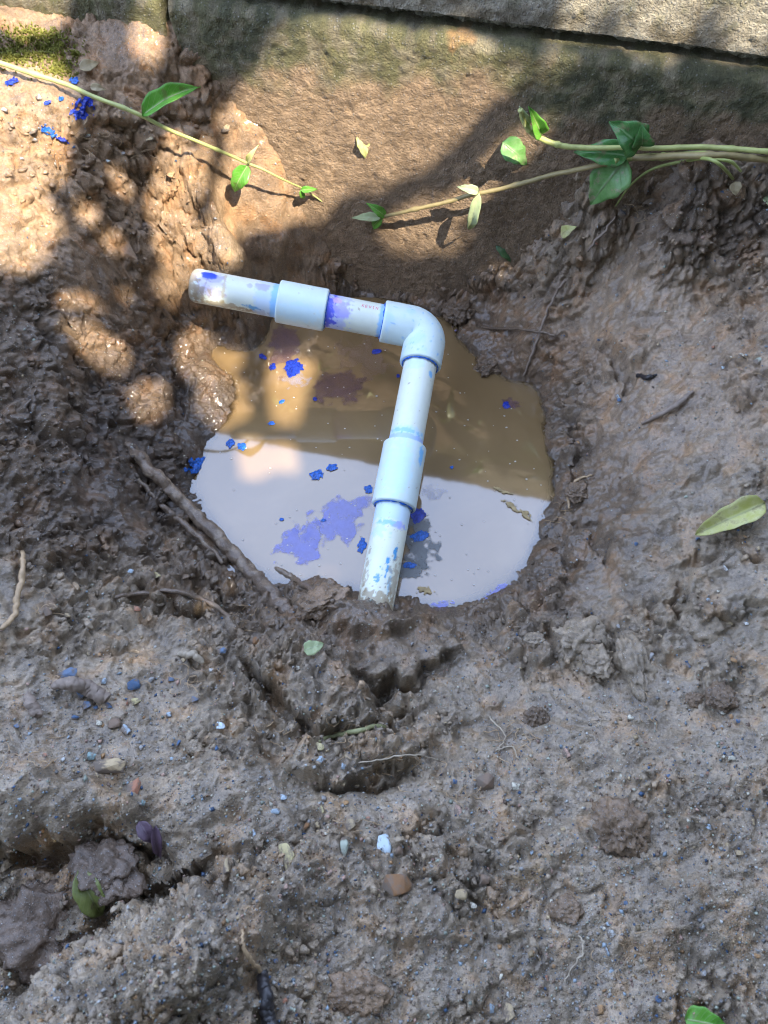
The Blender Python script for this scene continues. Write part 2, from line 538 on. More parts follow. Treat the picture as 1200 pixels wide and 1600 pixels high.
# --- pits, gaps and gullies
for (pts, w, depth) in [
    ([(388, 1040), (415, 1075), (452, 1118), (500, 1150), (540, 1140)], 13, .024),
    ([(585, 1095), (620, 1072), (665, 1055), (712, 1026)], 12, .022),
    ([(555, 1050), (580, 1080), (588, 1100), (575, 1140)], 9, .012),
    ([(500, 1222), (545, 1228), (600, 1215), (650, 1200)], 12, .020),
    ([(540, 1140), (600, 1135), (640, 1120)], 8, .010),
    ([(0, 1345), (70, 1330), (140, 1318), (175, 1290)], 24, .030),
    ([(0, 1570), (60, 1520), (120, 1465), (165, 1410), (250, 1385), (380, 1335)], 22, .026),
    ([(130, 1340), (190, 1330), (260, 1330)], 14, .010),
    ([(200, 720), (250, 800), (310, 860), (370, 910)], 16, .010),
    ([(190, 935), (260, 950), (330, 965)], 14, .014),
    ([(290, 900), (340, 930), (390, 960)], 12, .010),
    ([(1062, 900), (1055, 950), (1080, 975), (1150, 968), (1200, 945)], 8, .010),
    ([(1060, 888), (1110, 868), (1170, 870), (1200, 885)], 8, .008),
    ([(930, 540), (960, 560), (985, 590), (975, 620)], 10, .010),
    ([(890, 760), (910, 700), (880, 640)], 10, .008),
    ([(870, 840), (900, 880), (880, 920)], 12, .010),
    ([(900, 800), (935, 830), (960, 880)], 10, .007),
    ([(740, 1310), (770, 1330), (830, 1300), (850, 1270)], 7, .003),
    ([(840, 1420), (880, 1395), (940, 1390), (945, 1420)], 7, .003),
    ([(838, 1425), (842, 1470), (850, 1510)], 7, .0022),
    ([(1060, 1440), (1120, 1425), (1140, 1410)], 6, .0022),
    ([(930, 1320), (980, 1335), (1030, 1325)], 8, .0022),
    ([(640, 1180), (690, 1170), (760, 1130), (800, 1100)], 20, .004),
    ([(120, 290), (80, 260), (100, 250)], 12, .010),
    ([(150, 240), (200, 260), (240, 300), (260, 350)], 14, .012),
    ([(270, 300), (300, 330), (340, 350)], 10, .009),
    ([(180, 420), (190, 470), (210, 520)], 14, .010),
    ([(280, 420), (285, 480), (270, 530)], 12, .009),
    ([(100, 480), (130, 590), (190, 620)], 14, .010),
    ([(220, 570), (270, 590), (285, 650)], 12, .008),
    ([(435, 410), (440, 440), (430, 470)], 8, .008),
    ([(500, 420), (560, 435), (620, 450)], 12, .010),
]:
    d, t = polydist(pts)
    wv2 = w * (0.55 + 0.8 * (0.5 + 0.7 * perlin(x_ / 11, y_ / 11, 70)))
    Z -= .75 * depth * (.72 * (1 - sstep(.45, 1.0, d / np.maximum(wv2, 2))) + .28 * np.exp(-(d / np.maximum(wv2, 2)) ** 2 * .6)) * np.clip(np.minimum(t, 1 - t) * 6 + 0.25, 0, 1)
# hand-smeared, slick hollows
for (cx, cy, rx, ry, ang, h) in [(1010, 760, 110, 50, -30, .004), (930, 870, 40, 110, 10, .006), (820, 1090, 130, 45, -10, .003), (590, 985, 60, 20, 5, .004), (1000, 450, 60, 60, 0, .003)]:
    Z -= h * blob(cx, cy, rx, ry, ang, 0.7)

# --- roughness of the surface, place by place
rough = 0.55 + 0.60 * fbm(x_ / 55, y_ / 55, 3, 50)
for (cx, cy, rx, ry, ang, v, a) in [
    (1030, 750, 150, 90, -30, 0.1, .9), (930, 620, 60, 130, 10, .25, .8), (850, 540, 80, 60, 30, .3, .8), (1060, 560, 90, 90, 0, .3, .7), (1120, 1150, 120, 70, 0, .2, .8), (700, 1200, 110, 60, 0, .25, .6), (150, 1140, 150, 80, 0, .25, .7), (850, 1100, 190, 70, -8, 0.12, .9), (930, 860, 40, 110, 10, 0.1, .9), (588, 975, 64, 34, 5, 0.08, 1), (1000, 470, 100, 80, 0, .2, .7),
    (560, 250, 240, 130, 0, 0.15, 1), (640, 330, 180, 60, 0, .2, .9), (700, 1500, 200, 120, 0, .5, .6), (1050, 1400, 200, 200, 0, .4, .6),
    (560, 1150, 160, 70, 0, .9, .9), (480, 1080, 110, 60, 0, .7, .7), (200, 900, 200, 60, 10, .95, .9), (900, 1010, 140, 60, 0, .85, .8), (280, 560, 140, 160, 0, .55, .9), (120, 600, 140, 160, 0, .7, .7),
    (150, 270, 170, 120, 20, .8, .8), (1120, 340, 120, 100, 0, .95, .9), (880, 650, 60, 160, 0, .8, .7), (250, 1480, 260, 110, -30, .75, .8), (700, 420, 120, 40, 0, .9, .8),
    (90, 1180, 160, 90, 0, .35, .8), (60, 150, 110, 50, 0, .45, .9),
]:
    b_ = blob(cx, cy, rx, ry, ang, 0.6) * a
    rough = rough * (1 - b_) + v * b_
rough = np.clip(rough, 0.06, 1.0)
# noise coordinates that follow the slope instead of the plan, so that steep banks are not streaked
PC = at_z(600, 720, 0)
rr0 = np.maximum(np.hypot(X - PC[0], Y - PC[1]), 0.04)
stretch = 1 + 0.62 * np.clip(Z, 0, 0.2) / rr0
x_, y_ = (X - PC[0]) * stretch * MM, (Y - PC[1]) * stretch * MM
core = sstep(0.5, 0.0, far)                    # detail fades far outside the picture
under = sstep(-0.006, 0.004, Z)
wx = x_ + fbm(x_ / 22, y_ / 22, 3, 60) * 5; wy = y_ + fbm(x_ / 22, y_ / 22 + 40, 3, 63) * 5
shore = np.clip(np.abs(Z) / 0.012, 0.5, 1)
crumbmask = sstep(0.38, 0.80, rough + 0.45 * fbm(x_ / 20, y_ / 20, 3, 52))
det = 2.0 * fbm(wx / 55, wy / 55, 3, 1)
c3, v3 = worley(x_ / 2.1, y_ / 2.1 + 7, 14)
det += 0.70 * np.sqrt(np.clip(1 - (c3 / 0.6) ** 2, 0, 1)) * sstep(0.40, 0.95, v3) * (0.25 + 0.75 * rough)
det += 0.36 * fbm(x_ / 1.9, y_ / 1.9, 2, 21) * (0.35 + 0.65 * rough)
# clods, crumbs and lumps in true three dimensions for everything the camera can see
seen = (inside & (U > -170) & (U < 1370) & (V > -60) & (V < 1700)).ravel()
P3 = np.stack([X.ravel()[seen], Y.ravel()[seen], Z.ravel()[seen]], -1) * MM
P3 = P3 + 4.0 * np.stack([perlin3(P3 / 16 + 3.3, 71), perlin3(P3 / 16 + 9.1, 72), perlin3(P3 / 16 + 5.7, 73)], -1)
rg, cm, so = rough.ravel()[seen], crumbmask.ravel()[seen], shore.ravel()[seen]
d3 = 3.6 * fbm3(P3 / 24, 2, 75, .5) * (.25 + .75 * rg) * so + 2.6 * fbm3(P3 / 8, 4, 78, .66) * (.14 + .86 * rg) * so
f1, f2, va = worley3(P3 / 13, 80)                       # broken lumps with gaps between them
d3 += (3.4 * sstep(0, .26, f2 - f1) * (.35 + va) - 2.2) * sstep(.42, .75, rg) * so
f1, f2, va = worley3(P3 / 7.5 + 2.2, 84)
d3 += (1.7 * sstep(0, .24, f2 - f1) * (.3 + va) - 1.0) * sstep(.35, .7, rg) * so
f1, f2, va = worley3(P3 / 6.5, 81)
d3 += 1.5 * np.clip(1 - (f1 / .75) ** 2, 0, 1) * sstep(.30, .9, va) * cm
f1, f2, va = worley3(P3 / 3.4, 82)
d3 += 1.0 * np.clip(1 - (f1 / .75) ** 2, 0, 1) * sstep(.35, .9, va) * (.10 + .90 * cm)
tmp_ = np.zeros(det.size); tmp_[seen] = d3; tmp_[~seen] = (2.4 * fbm(x_.ravel()[~seen] / 15, y_.ravel()[~seen] / 15, 4, 16, .6)) * rough.ravel()[~seen]
det = det + 1.35 * tmp_.reshape(sh)
# long smears left by hands and tools in the slick parts
sl = np.clip(1 - rough * 1.6, 0, 1)
det += sl * 0.9 * fbm((wx * 0.8 + wy * 0.6) / 6, (wy * 0.8 - wx * 0.6) / 26, 3, 22)
det = det * 0.001 * sstep(0.14, 0.0, far) * (0.3 + 0.7 * under)
gby, gbx = np.gradient(base, ey, ex)
gbx = bil(ex, ey, gbx, Xc, Yc) * core; gby = bil(ex, ey, gby, Xc, Yc) * core
nl_ = np.sqrt(1 + gbx ** 2 + gby ** 2)
XD = X - det * gbx / nl_; YD = Y - det * gby / nl_; ZD = Z + det / nl_     # relief stands out along the slope's own normal
Z = Z + det * nl_ * .6
# the ground stays below the wall top and dives under its foot
behind = Y - wall_y(X)
Z = np.where(behind > 0.012, np.minimum(Z, 0.10), Z); ZD = np.where(behind > 0.012, np.minimum(ZD, 0.10), ZD)
# never let the submerged floor break the surface in mid-puddle
deep = bil(ex, ey, base, Xc, Yc)
Z = np.where((deep < -0.006) & inside, np.minimum(Z, -0.0035), Z); ZD = np.where((deep < -0.006) & inside, np.minimum(ZD, -0.0035), ZD)


def height(x, y):
    return float(bil(AX, AY, Z, np.array([x]), np.array([y]))[0])


# the ground as seen from the camera: nearest surface point for each small window of the photograph
BW, BH, BS, BO = 520, 640, 3, 150
_u, _v = project(XD, YD, ZD)
_dep = (YD * CP - (ZD - CAM_H) * SP)
_ok = inside & (_u > -BO) & (_u < BW * BS - BO) & (_v > -BO) & (_v < BH * BS - BO) & (_dep > 0)
_i = (((_v[_ok] + BO) // BS).astype(int) * BW + ((_u[_ok] + BO) // BS).astype(int))
_o = np.argsort(-_dep[_ok], kind='stable')
PB = np.full((BH * BW, 3), np.nan)
PB[_i[_o]] = np.stack([XD[_ok], YD[_ok], ZD[_ok]], -1)[_o]
PB = PB.reshape(BH, BW, 3)
for _ in range(6):
    for ax_, sh_ in ((0, 1), (0, -1), (1, 1), (1, -1)):
        PB = np.where(np.isnan(PB), np.roll(PB, sh_, ax_), PB)


def look(px, py):
    """ground points seen at photo pixels (arrays)"""
    px = np.asarray(px, float); py = np.asarray(py, float)
    i = np.clip(((py + BO) / BS).astype(int), 0, BH - 1); j = np.clip(((px + BO) / BS).astype(int), 0, BW - 1)
    return PB[i, j]


def hit(px, py, lift=0.0):
    """where the sight line through a photo pixel meets the ground or the wall; lift moves the point towards the eye"""
    r = ray(px, py)
    g = look(px, py)
    d = g[1] * CP - (g[2] - CAM_H) * SP
    tw = 0.460 / (r[1] - WALL_M * r[0]) if r[1] - WALL_M * r[0] > 0 else 9
    t = min(d if d == d else 9, tw - .002)
    P = CAM + r * t
    return P - r / np.linalg.norm(r) * lift


# --- soil colours in patches, darker over the left bank
GREY = np.array([.285, .222, .148]); BROWN = np.array([.150, .100, .058]); TAN = np.array([.30, .200, .115]); DARK = np.array([.080, .056, .038])


def lerp(c, tgt, m):
    return c * (1 - m[..., None]) + np.asarray(tgt) * m[..., None]


U, V = np.where(inside, project(X, Y, Z)[0], -9999), np.where(inside, project(X, Y, Z)[1], -9999)
wob = fbm(x_ / 30, y_ / 30, 4, 30)
UW, VW = U + wob * 40, V + fbm(x_ / 30 + 70, y_ / 30, 4, 34) * 40
tint = np.broadcast_to(GREY, sh + (3,)).copy()
tint *= (1 + 0.18 * fbm(x_ / 45, y_ / 45, 3, 80))[..., None]
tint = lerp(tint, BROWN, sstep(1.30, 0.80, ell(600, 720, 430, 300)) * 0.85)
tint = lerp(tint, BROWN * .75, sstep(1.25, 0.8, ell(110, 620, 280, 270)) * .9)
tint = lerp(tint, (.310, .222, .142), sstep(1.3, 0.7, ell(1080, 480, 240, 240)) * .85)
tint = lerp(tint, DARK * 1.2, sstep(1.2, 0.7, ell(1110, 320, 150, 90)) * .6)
tint = lerp(tint, TAN, sstep(470, 340, VW + np.clip(UW - 300, 0, 400) * 0.15) * sstep(860, 740, UW))
tint = lerp(tint, (.26, .165, .09), sstep(1.2, .8, ell(240, 480, 130, 170)) * .55)
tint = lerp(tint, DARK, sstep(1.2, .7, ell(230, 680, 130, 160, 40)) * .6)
tint = lerp(tint, (.27, .16, .08), sstep(1.2, .6, ell(840, 560, 90, 60)) * .5)
tint = lerp(tint, (.36, .24, .12), sstep(1.2, .5, ell(820, 1345, 40, 22, -40)) * .7)
tint = lerp(tint, (.33, .20, .10), sstep(1.2, .6, ell(90, 1345, 90, 40)) * .55)
near_wall = sstep(-.05, -.012, Y - wall_y(X)) * sstep(880, 760, UW)
tint = lerp(tint, np.array([.27, .175, .10]), near_wall * .8)
pat = fbm(x_ / 17, y_ / 17, 4, 90)
tint = lerp(tint, tint * np.array([1.22, 1.02, .82]), sstep(.15, .6, pat) * .7)
tint = lerp(tint, tint * np.array([.72, .74, .80]), sstep(.1, .6, -pat) * .6)
damp = np.exp(-np.clip(Z, 0, 1) / 0.016)
wet = np.clip(0.62 + 0.4 * damp + 0.25 * fbm(x_ / 40, y_ / 40, 3, 95), 0, 1)
wet = wet * (1 - sstep(0.09, 0.13, Z) * 0.75)
wet = np.clip(wet - 0.12 * rough + 0.45 * sl, 0, 1)
tint *= (1 - 0.35 * damp)[..., None]                  # soaked soil is darker
grain = np.clip(0.35 + 0.5 * fbm(x_ / 35, y_ / 35, 3, 97) + 0.5 * sstep(950, 1300, VW) - 0.2 * damp + .5 * sstep(1.2, .6, ell(250, 1500, 260, 110, -30)), 0.08, 1.2)
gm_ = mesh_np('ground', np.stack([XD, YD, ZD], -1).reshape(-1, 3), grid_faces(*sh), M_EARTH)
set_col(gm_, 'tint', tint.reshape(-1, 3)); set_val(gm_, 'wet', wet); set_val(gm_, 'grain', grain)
ground = link('ground', gm_, kind='structure', label='wet churned brown and grey mud sloping into a dug hole')


def thing(name, loc, label, cat, group=None):
    o = link(name, None, None, label, cat, group)
    o.location = tuple(map(float, loc))
    return o


def part(name, verts, faces, mat, root, parent=None, loc=None, smooth=True):
    """vertices in world metres; stored relative to the thing's own origin"""
    org = np.array(root.location)
    me = mesh_np(name, np.asarray(verts) - org, faces, mat, smooth)
    return link(name, me, parent or root)


def solo(name, verts, faces, mat, label, cat, group=None, kind=None, smooth=True):
    verts = np.asarray(verts); c = verts.mean(0); c[2] = verts[:, 2].min()
    me = mesh_np(name, verts - c, faces, mat, smooth)
    o = link(name, me, None, label, cat, group, kind)
    o.location = tuple(map(float, c))
    return o


# ================================================================== WATER
m, N, L, out = new_mat('murky_water')
tc = N.new('ShaderNodeTexCoord')
murk = node(N, 'ShaderNodeAttribute', attribute_name='murk')
nz = node(N, 'ShaderNodeTexNoise', Scale=14.0, Detail=4.0, Roughness=0.55, Distortion=0.6)
L.new(tc.outputs['Object'], nz.inputs['Vector'])
wc = ramp(N, [(0.3, (.178, .116, .052)), (0.55, (.210, .138, .064)), (0.75, (.25, .170, .084))])
L.new(nz.outputs['Fac'], wc.inputs['Fac'])
df = N.new('ShaderNodeBsdfDiffuse'); L.new(wc.outputs[0], df.inputs['Color'])
tr = N.new('ShaderNodeBsdfTransparent'); tr.inputs['Color'].default_value = (.80, .66, .42, 1)
mx1 = N.new('ShaderNodeMixShader'); L.new(murk.outputs['Fac'], mx1.inputs[0]); L.new(tr.outputs[0], mx1.inputs[1]); L.new(df.outputs[0], mx1.inputs[2])
gl = N.new('ShaderNodeBsdfGlossy'); gl.inputs['Roughness'].default_value = 0.045; gl.inputs['Color'].default_value = (1, 1, 1, 1)
fr = N.new('ShaderNodeFresnel'); fr.inputs['IOR'].default_value = 2.1          # solvent film on the water
bn = node(N, 'ShaderNodeTexNoise', Scale=30.0, Detail=1.0); L.new(tc.outputs['Object'], bn.inputs['Vector'])
bp = node(N, 'ShaderNodeBump', Strength=0.05, Distance=0.002); L.new(bn.outputs['Fac'], bp.inputs['Height'])
L.new(bp.outputs[0], gl.inputs['Normal']); L.new(bp.outputs[0], fr.inputs['Normal'])
mx2 = N.new('ShaderNodeMixShader'); L.new(fr.outputs[0], mx2.inputs[0]); L.new(mx1.outputs[0], mx2.inputs[1]); L.new(gl.outputs[0], mx2.inputs[2])
L.new(mx2.outputs[0], out.inputs['Surface'])
M_WATER = m
wxs = np.arange(-0.20, 0.18, 0.0016); wys = np.arange(0.14, 0.45, 0.0016)
WX, WY = np.meshgrid(wxs, wys)
dep = -bil(AX, AY, Z, WX, WY)
fs = grid_faces(*WX.shape)
keep = (dep.ravel()[fs] > -0.012).any(1)           # only the pit holds water
cxy = np.stack([WX, WY], -1).reshape(-1, 2)[fs[:, 0]]
base_here = bil(ex, ey, base, cxy[:, 0], cxy[:, 1])
fs = fs[keep & (base_here < 0.012)]
used, inv = np.unique(fs, return_inverse=True)
wvts = np.stack([WX, WY, np.zeros_like(WX)], -1).reshape(-1, 3)[used]
wme = mesh_np('water', wvts, inv.reshape(-1, 4), M_WATER)
set_val(wme, 'murk', np.clip(1 - np.exp(-np.clip(dep.ravel()[used], 0, 1) / 0.0022), 0.05, 1))
link('water', wme, kind='structure', label='murky brown puddle at the bottom of the hole')

# ================================================================== WALL
ud = np.array([1, WALL_M, 0]) / math.hypot(1, WALL_M)          # along the wall
nd = np.array([WALL_M, -1, 0]) / math.hypot(1, WALL_M)         # out of its face, towards the camera
W0 = np.array([0, 0.460, 0])
ZJ = 0.198
WTOP = 0.249
wall = thing('block_wall', W0 + ud * 0 + nd * -0.07, 'weathered concrete block wall with mossy base above the hole', 'wall')


def wall_block(name, s0, s1, z0, z1, out_, depth=0.14, res=0.0011, seed=0, r=0.006, kind='lower'):
    ds = res if (s0 < 0.32 and s1 > -0.32) else 0.006
    lo, hi = max(s0, -0.31), min(s1, 0.31)
    if lo < hi:
        s = np.concatenate([np.arange(s0, lo, 0.008), np.arange(lo, hi, res), np.arange(hi, s1, 0.008), [s1]])
    else:
        s = np.linspace(s0, s1, 40)
    # profile: up the face, round the arris, back over the top
    zz = np.concatenate([np.arange(z0, z1 - r, res), z1 - r + r * np.sin(np.linspace(0, np.pi / 2, 7)), np.full(12, z1)])
    bk = np.concatenate([np.zeros(len(np.arange(z0, z1 - r, res))), r - r * np.cos(np.linspace(0, np.pi / 2, 7)), np.linspace(r + .004, depth, 12)])
    S_, ZZ = np.meshgrid(s, zz); BK = np.broadcast_to(bk[:, None], S_.shape).copy()
    a, b = S_ * MM, (ZZ - BK) * MM
    q = np.minimum(S_ - s0, s1 - S_)
    endr = 0.0035 + 0.003 * perlin(b / 14, a * 0 + seed, seed)
    BK += np.where(q < endr, (endr - np.sqrt(np.clip(endr ** 2 - (endr - q) ** 2, 0, None))) * 1.6, 0)
    BK = np.where(q < 1e-5, depth, BK)
    w1, vv1 = worley(a / 3.4, b / 3.4, 30 + seed); w2, vv2 = worley(a / 2.0, b / 2.0 + 3, 31 + seed)
    dd = .7 * fbm(a / 70, b / 70, 2, 32 + seed) + 0.55 * fbm(a / 16, b / 16, 3, 34 + seed) + .30 * fbm(a / 4, b / 4, 3, 37, .7)
    g1 = 0.55 if kind == 'lower' else 0.35
    dd += g1 * (np.sqrt(np.clip(1 - (w1 / .65) ** 2, 0, 1)) * sstep(.3, .9, vv1) + .5 * np.sqrt(np.clip(1 - (w2 / .65) ** 2, 0, 1)) * sstep(.3, .9, vv2))
    dd -= .6 * sstep(.5, .9, fbm(a / 7, b / 7, 4, 41 + seed, .65))            # pits
    # eroded arris
    dd -= 1.2 * np.clip(fbm(a / 18, a * 0 + 3, 3, 43 + seed), 0, 1) * sstep(0.016, 0.0, np.abs(ZZ - z1))
    P = W0 + S_[..., None] * ud + (out_ - BK + dd * .001)[..., None] * nd
    P[..., 2] = ZZ + np.where(BK > r, .0012 * fbm(a / 8, b / 8, 3, 47), 0) - .0016 * np.clip(fbm(a / 12, a * 0, 3, 49 + seed), 0, 1) * (np.abs(ZZ - z1) < .004)
    u, v = project(P[..., 0], P[..., 1], P[..., 2])
    uw = u + fbm(a / 22, b / 22, 4, 52) * 40; vw = v + fbm(a / 22 + 30, b / 22, 4, 56) * 34
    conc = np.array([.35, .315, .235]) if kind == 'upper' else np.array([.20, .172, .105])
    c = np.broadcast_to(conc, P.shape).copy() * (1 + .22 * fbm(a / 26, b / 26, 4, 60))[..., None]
    mossn = fbm(a / 11, b / 11, 4, 64)
    if kind == 'lower':
        # algae and moss in the damp band, soil caked on below
        c = lerp(c, (.125, .118, .048), sstep(-.45, .3, mossn + .1) * sstep(260, 120, vw) * .9)
        c = lerp(c, (.075, .075, .036), sstep(-.3, .35, mossn) * np.clip(sstep(1.3, .6, np.hypot((uw - 1050) / 270, (vw - 160) / 75)) + sstep(1.2, .5, np.hypot((uw - 400) / 110, (vw - 40) / 60)), 0, 1) * .9)
        gap = P[..., 2] - bil(AX, AY, Z, P[..., 0], P[..., 1] - .012)
        c = lerp(c, BROWN * 1.3, sstep(.03, .0, gap + .012 * mossn) * sstep(520, 760, uw) * .85)
        soil = np.clip(sstep(95, 150, vw) * sstep(870, 760, uw) + sstep(300, 240, uw) * sstep(40, 100, vw) + sstep(175, 215, vw), 0, 1)
        c = lerp(c, np.array([.315, .215, .128]) * (1 + .12 * mossn)[..., None] * (1 - .25 * sstep(560, 800, uw))[..., None], soil * .93)
        c = lerp(c, (.30, .17, .07), sstep(1.2, .5, np.hypot((uw - 725) / 20, (vw - 72) / 26)) * .7)
    else:
        c = lerp(c, (.17, .165, .09), sstep(.05, .6, mossn) * .6)
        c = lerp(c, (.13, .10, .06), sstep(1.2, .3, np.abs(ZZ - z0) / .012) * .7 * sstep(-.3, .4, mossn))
        c = lerp(c, (.20, .16, .10), sstep(6, 0, np.abs(u - 1085 + (v - 40) * .2 + mossn * 6)) * .7)
    o = part(name, P.reshape(-1, 3), grid_faces(*S_.shape), M_WALL, wall)
    set_col(o.data, 'tint', c.reshape(-1, 3)); set_val(o.data, 'wet', np.clip(.2 + .3 * mossn, 0, 1)); set_val(o.data, 'grain', np.full(c.shape[0] * c.shape[1], .5 if kind == 'upper' else .35))
    return o


s_crack = float(np.dot(np.array([at_z(280, 60, .165)[0], 0, 0]), [1, 0, 0])) * math.hypot(1, WALL_M)
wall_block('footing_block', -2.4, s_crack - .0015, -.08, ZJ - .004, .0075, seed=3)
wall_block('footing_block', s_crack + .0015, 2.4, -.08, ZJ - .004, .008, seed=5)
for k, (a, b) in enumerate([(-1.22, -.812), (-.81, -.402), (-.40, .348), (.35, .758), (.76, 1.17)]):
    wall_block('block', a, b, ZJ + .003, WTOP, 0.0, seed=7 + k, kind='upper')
# mortar bed between the courses and behind the upright gap
sm = np.linspace(-.45, .45, 800)
prof = np.array([(-.014, -.040), (-.010, -.016), (-.0045, -.012), (.0015, -.013), (.006, -.018), (.012, -.05)])
pk = np.linspace(0, 5, 36); dzk = np.interp(pk, range(6), prof[:, 0]); ofk = np.interp(pk, range(6), prof[:, 1])
SM, DZ = np.meshgrid(sm, dzk); OF = np.broadcast_to(ofk[:, None], SM.shape)
am, bm_ = SM * MM, np.broadcast_to(np.cumsum(np.hypot(np.gradient(dzk), np.gradient(ofk)))[:, None] * MM, SM.shape)
mp = W0 + SM[..., None] * ud + (OF + .0026 * fbm(am / 9, bm_ / 9, 4, 66) + .0012 * fbm(am / 3, bm_ / 3, 3, 67))[..., None] * nd
mp[..., 2] += ZJ + DZ + .0020 * fbm(am / 9, bm_ / 9 + 5, 4, 69)
mo = part('mortar_bed', mp.reshape(-1, 3), grid_faces(*SM.shape), M_WALL, wall)
nv = len(mo.data.vertices)
set_col(mo.data, 'tint', (np.array([.34, .30, .20]) * (1 + .35 * fbm(am / 10, bm_ / 10, 4, 70))[..., None]).reshape(-1, 3)); set_val(mo.data, 'wet', np.full(nv, .2)); set_val(mo.data, 'grain', np.full(nv, .4))
mp = [W0 + (s_crack + a) * ud + (-.014) * nd + np.array([0, 0, z]) for z in np.linspace(-.08, ZJ - .01, 20) for a in (-.006, .006)]
mo = part('mortar_joint', np.array(mp), grid_faces(20, 2), M_WALL, wall)
set_col(mo.data, 'tint', np.tile([.16, .11, .07], (40, 1))); set_val(mo.data, 'wet', np.full(40, .2)); set_val(mo.data, 'grain', np.full(40, .3))

# ================================================================== PIPE
OD = 0.0213 / 2
E0 = at_z(667, 515, .050)             # where the two pipe axes meet
B0 = at_z(584, 958, .009)
L0 = at_z(306, 446, .073)
aB = (B0 - E0) / np.linalg.norm(B0 - E0)
aL = (L0 - E0) / np.linalg.norm(L0 - E0)


def pvc(name):
    m, N, L, out = new_mat(name)
    b = N.new('ShaderNodeBsdfPrincipled')
    at = node(N, 'ShaderNodeAttribute', attribute_name='tint')
    tc = N.new('ShaderNodeTexCoord')
    n1 = node(N, 'ShaderNodeTexNoise', Scale=130.0, Detail=6.0, Roughness=0.7); L.new(tc.outputs['Object'], n1.inputs['Vector'])
    r1 = ramp(N, [(0.3, (.93, .94, .95)), (0.55, (1, 1, 1)), (0.68, (1, 1, .99)), (0.80, (.80, .74, .62))])
    L.new(n1.outputs['Fac'], r1.inputs['Fac'])
    mx = node(N, 'ShaderNodeMixRGB', blend_type='MULTIPLY', Fac=.8); L.new(at.outputs['Color'], mx.inputs[1]); L.new(r1.outputs[0], mx.inputs[2])
    L.new(mx.outputs[0], b.inputs['Base Color'])
    n2 = node(N, 'ShaderNodeTexNoise', Scale=60.0, Detail=4.0); L.new(tc.outputs['Object'], n2.inputs['Vector'])
    rr = node(N, 'ShaderNodeMapRange'); rr.inputs['To Min'].default_value = .28; rr.inputs['To Max'].default_value = .55; L.new(n2.outputs['Fac'], rr.inputs['Value'])
    L.new(rr.outputs[0], b.inputs['Roughness'])
    b.inputs['Subsurface Weight'].default_value = 0.08
    b.inputs['Subsurface Radius'].default_value = (.004, .004, .004)
    L.new(b.outputs[0], out.inputs['Surface'])
    return m


M_PVC = pvc('pale_plastic')
M_RING = plain('primer_ring', (.01, .12, .55), .3, .5, 400, .0002)
PVC = np.array([.70, .75, .66]); PVCF = np.array([.63, .75, .74])
BLUE = np.array([.02, .07, .60]); SKY = np.array([.22, .50, .85]); LIL = np.array([.42, .42, .85]); CYAN = np.array([.03, .30, .62])
CAMV = CAM


def pipe_frame(axis, at):
    """B1 points to the camera side, B2 across"""
    v = CAM - at; v = v - axis * (v @ axis); v /= np.linalg.norm(v)
    return v, np.cross(axis, v)


def pipe_tube(name, org, axis, s0, s1, rad, root, stains, base, end_round=.0, n_s=None, wall_t=None, both=False):
    """a straight round piece along axis from s0 to s1 (metres from org); stains: (s, angle deg, ds, dang, colour, strength)"""
    v, w = pipe_frame(axis, org + axis * (s0 + s1) / 2)
    na = 120
    ns = n_s or max(12, int((s1 - s0) / .0007))
    ss = list(np.linspace(s0 + end_round, s1 - end_round, ns)); rr = [rad] * ns
    if end_round:
        k = np.linspace(0, np.pi / 2, 6)[1:]
        ss = [s0 + end_round - end_round * math.sin(q) for q in k[::-1]] + ss + [s1 - end_round + end_round * math.sin(q) for q in k]
        rr = [rad - end_round + end_round * math.cos(q) for q in k[::-1]] + rr + [rad - end_round + end_round * math.cos(q) for q in k]
    # close towards the axis
    ss = [s0] + ss + [s1]; rr = [OD * .7] + rr + [OD * .7]
    ss = np.array(ss); rr = np.array(rr)
    th = np.linspace(-np.pi, np.pi, na, endpoint=False)
    S_, T_ = np.meshgrid(ss, th, indexing='ij')
    Rr = rr[:, None]
    P = org + axis * S_[..., None] + v * (np.cos(T_) * Rr)[..., None] + w * (np.sin(T_) * Rr)[..., None]
    c = np.broadcast_to(base, P.shape).copy()
    a, b = S_ * MM, T_ * rad * MM
    nz = fbm(a / 3.0, b / 3.0 + 40, 4, 91); nz2 = fbm(a / 9.0 + 7, b / 9.0, 3, 93)
    for (s, ang, dsz, dan, colr, st, rag) in stains:
        e = np.hypot((S_ - s) / dsz, (T_ - R(ang)) / R(dan)) + rag * nz
        c = lerp(c, colr, sstep(1.1, .75, e) * st)
    # thin mud splashes
    c = lerp(c, (.30, .22, .12), sstep(.85, 1.05, nz + .25 * nz2) * .6)
    o = part(name, P.reshape(-1, 3), grid_faces(len(ss), na, True), M_PVC, root)
    set_col(o.data, 'tint', c.reshape(-1, 3))
    return o, v, w


def ring(org, axis, s, rad, thick, root, parent, colr=M_RING, gap=0.0, seed=0):
    v, w = pipe_frame(axis, org + axis * s)
    th = np.linspace(0, 2 * np.pi, 90)
    g = np.random.default_rng(seed)
    wobb = fbm(th * 3, th * 0 + seed, 3, 95)
    path = org + axis * (s + .0004 * wobb)[:, None] + v * (np.cos(th) * rad)[:, None] + w * (np.sin(th) * rad)[:, None]
    n_ = len(th); seg = 6; Vv = []
    for i in range(n_):
        rad_v = v * math.cos(th[i]) + w * math.sin(th[i])
        tk = thick * (0.75 + .5 * wobb[i])
        for k in range(seg):
            q = 2 * np.pi * k / seg
            Vv.append(path[i] + rad_v * tk * .6 * math.cos(q) + axis * tk * math.sin(q))
    return part('cement_ring', np.array(Vv), grid_faces(n_, seg, True), colr, root, parent)


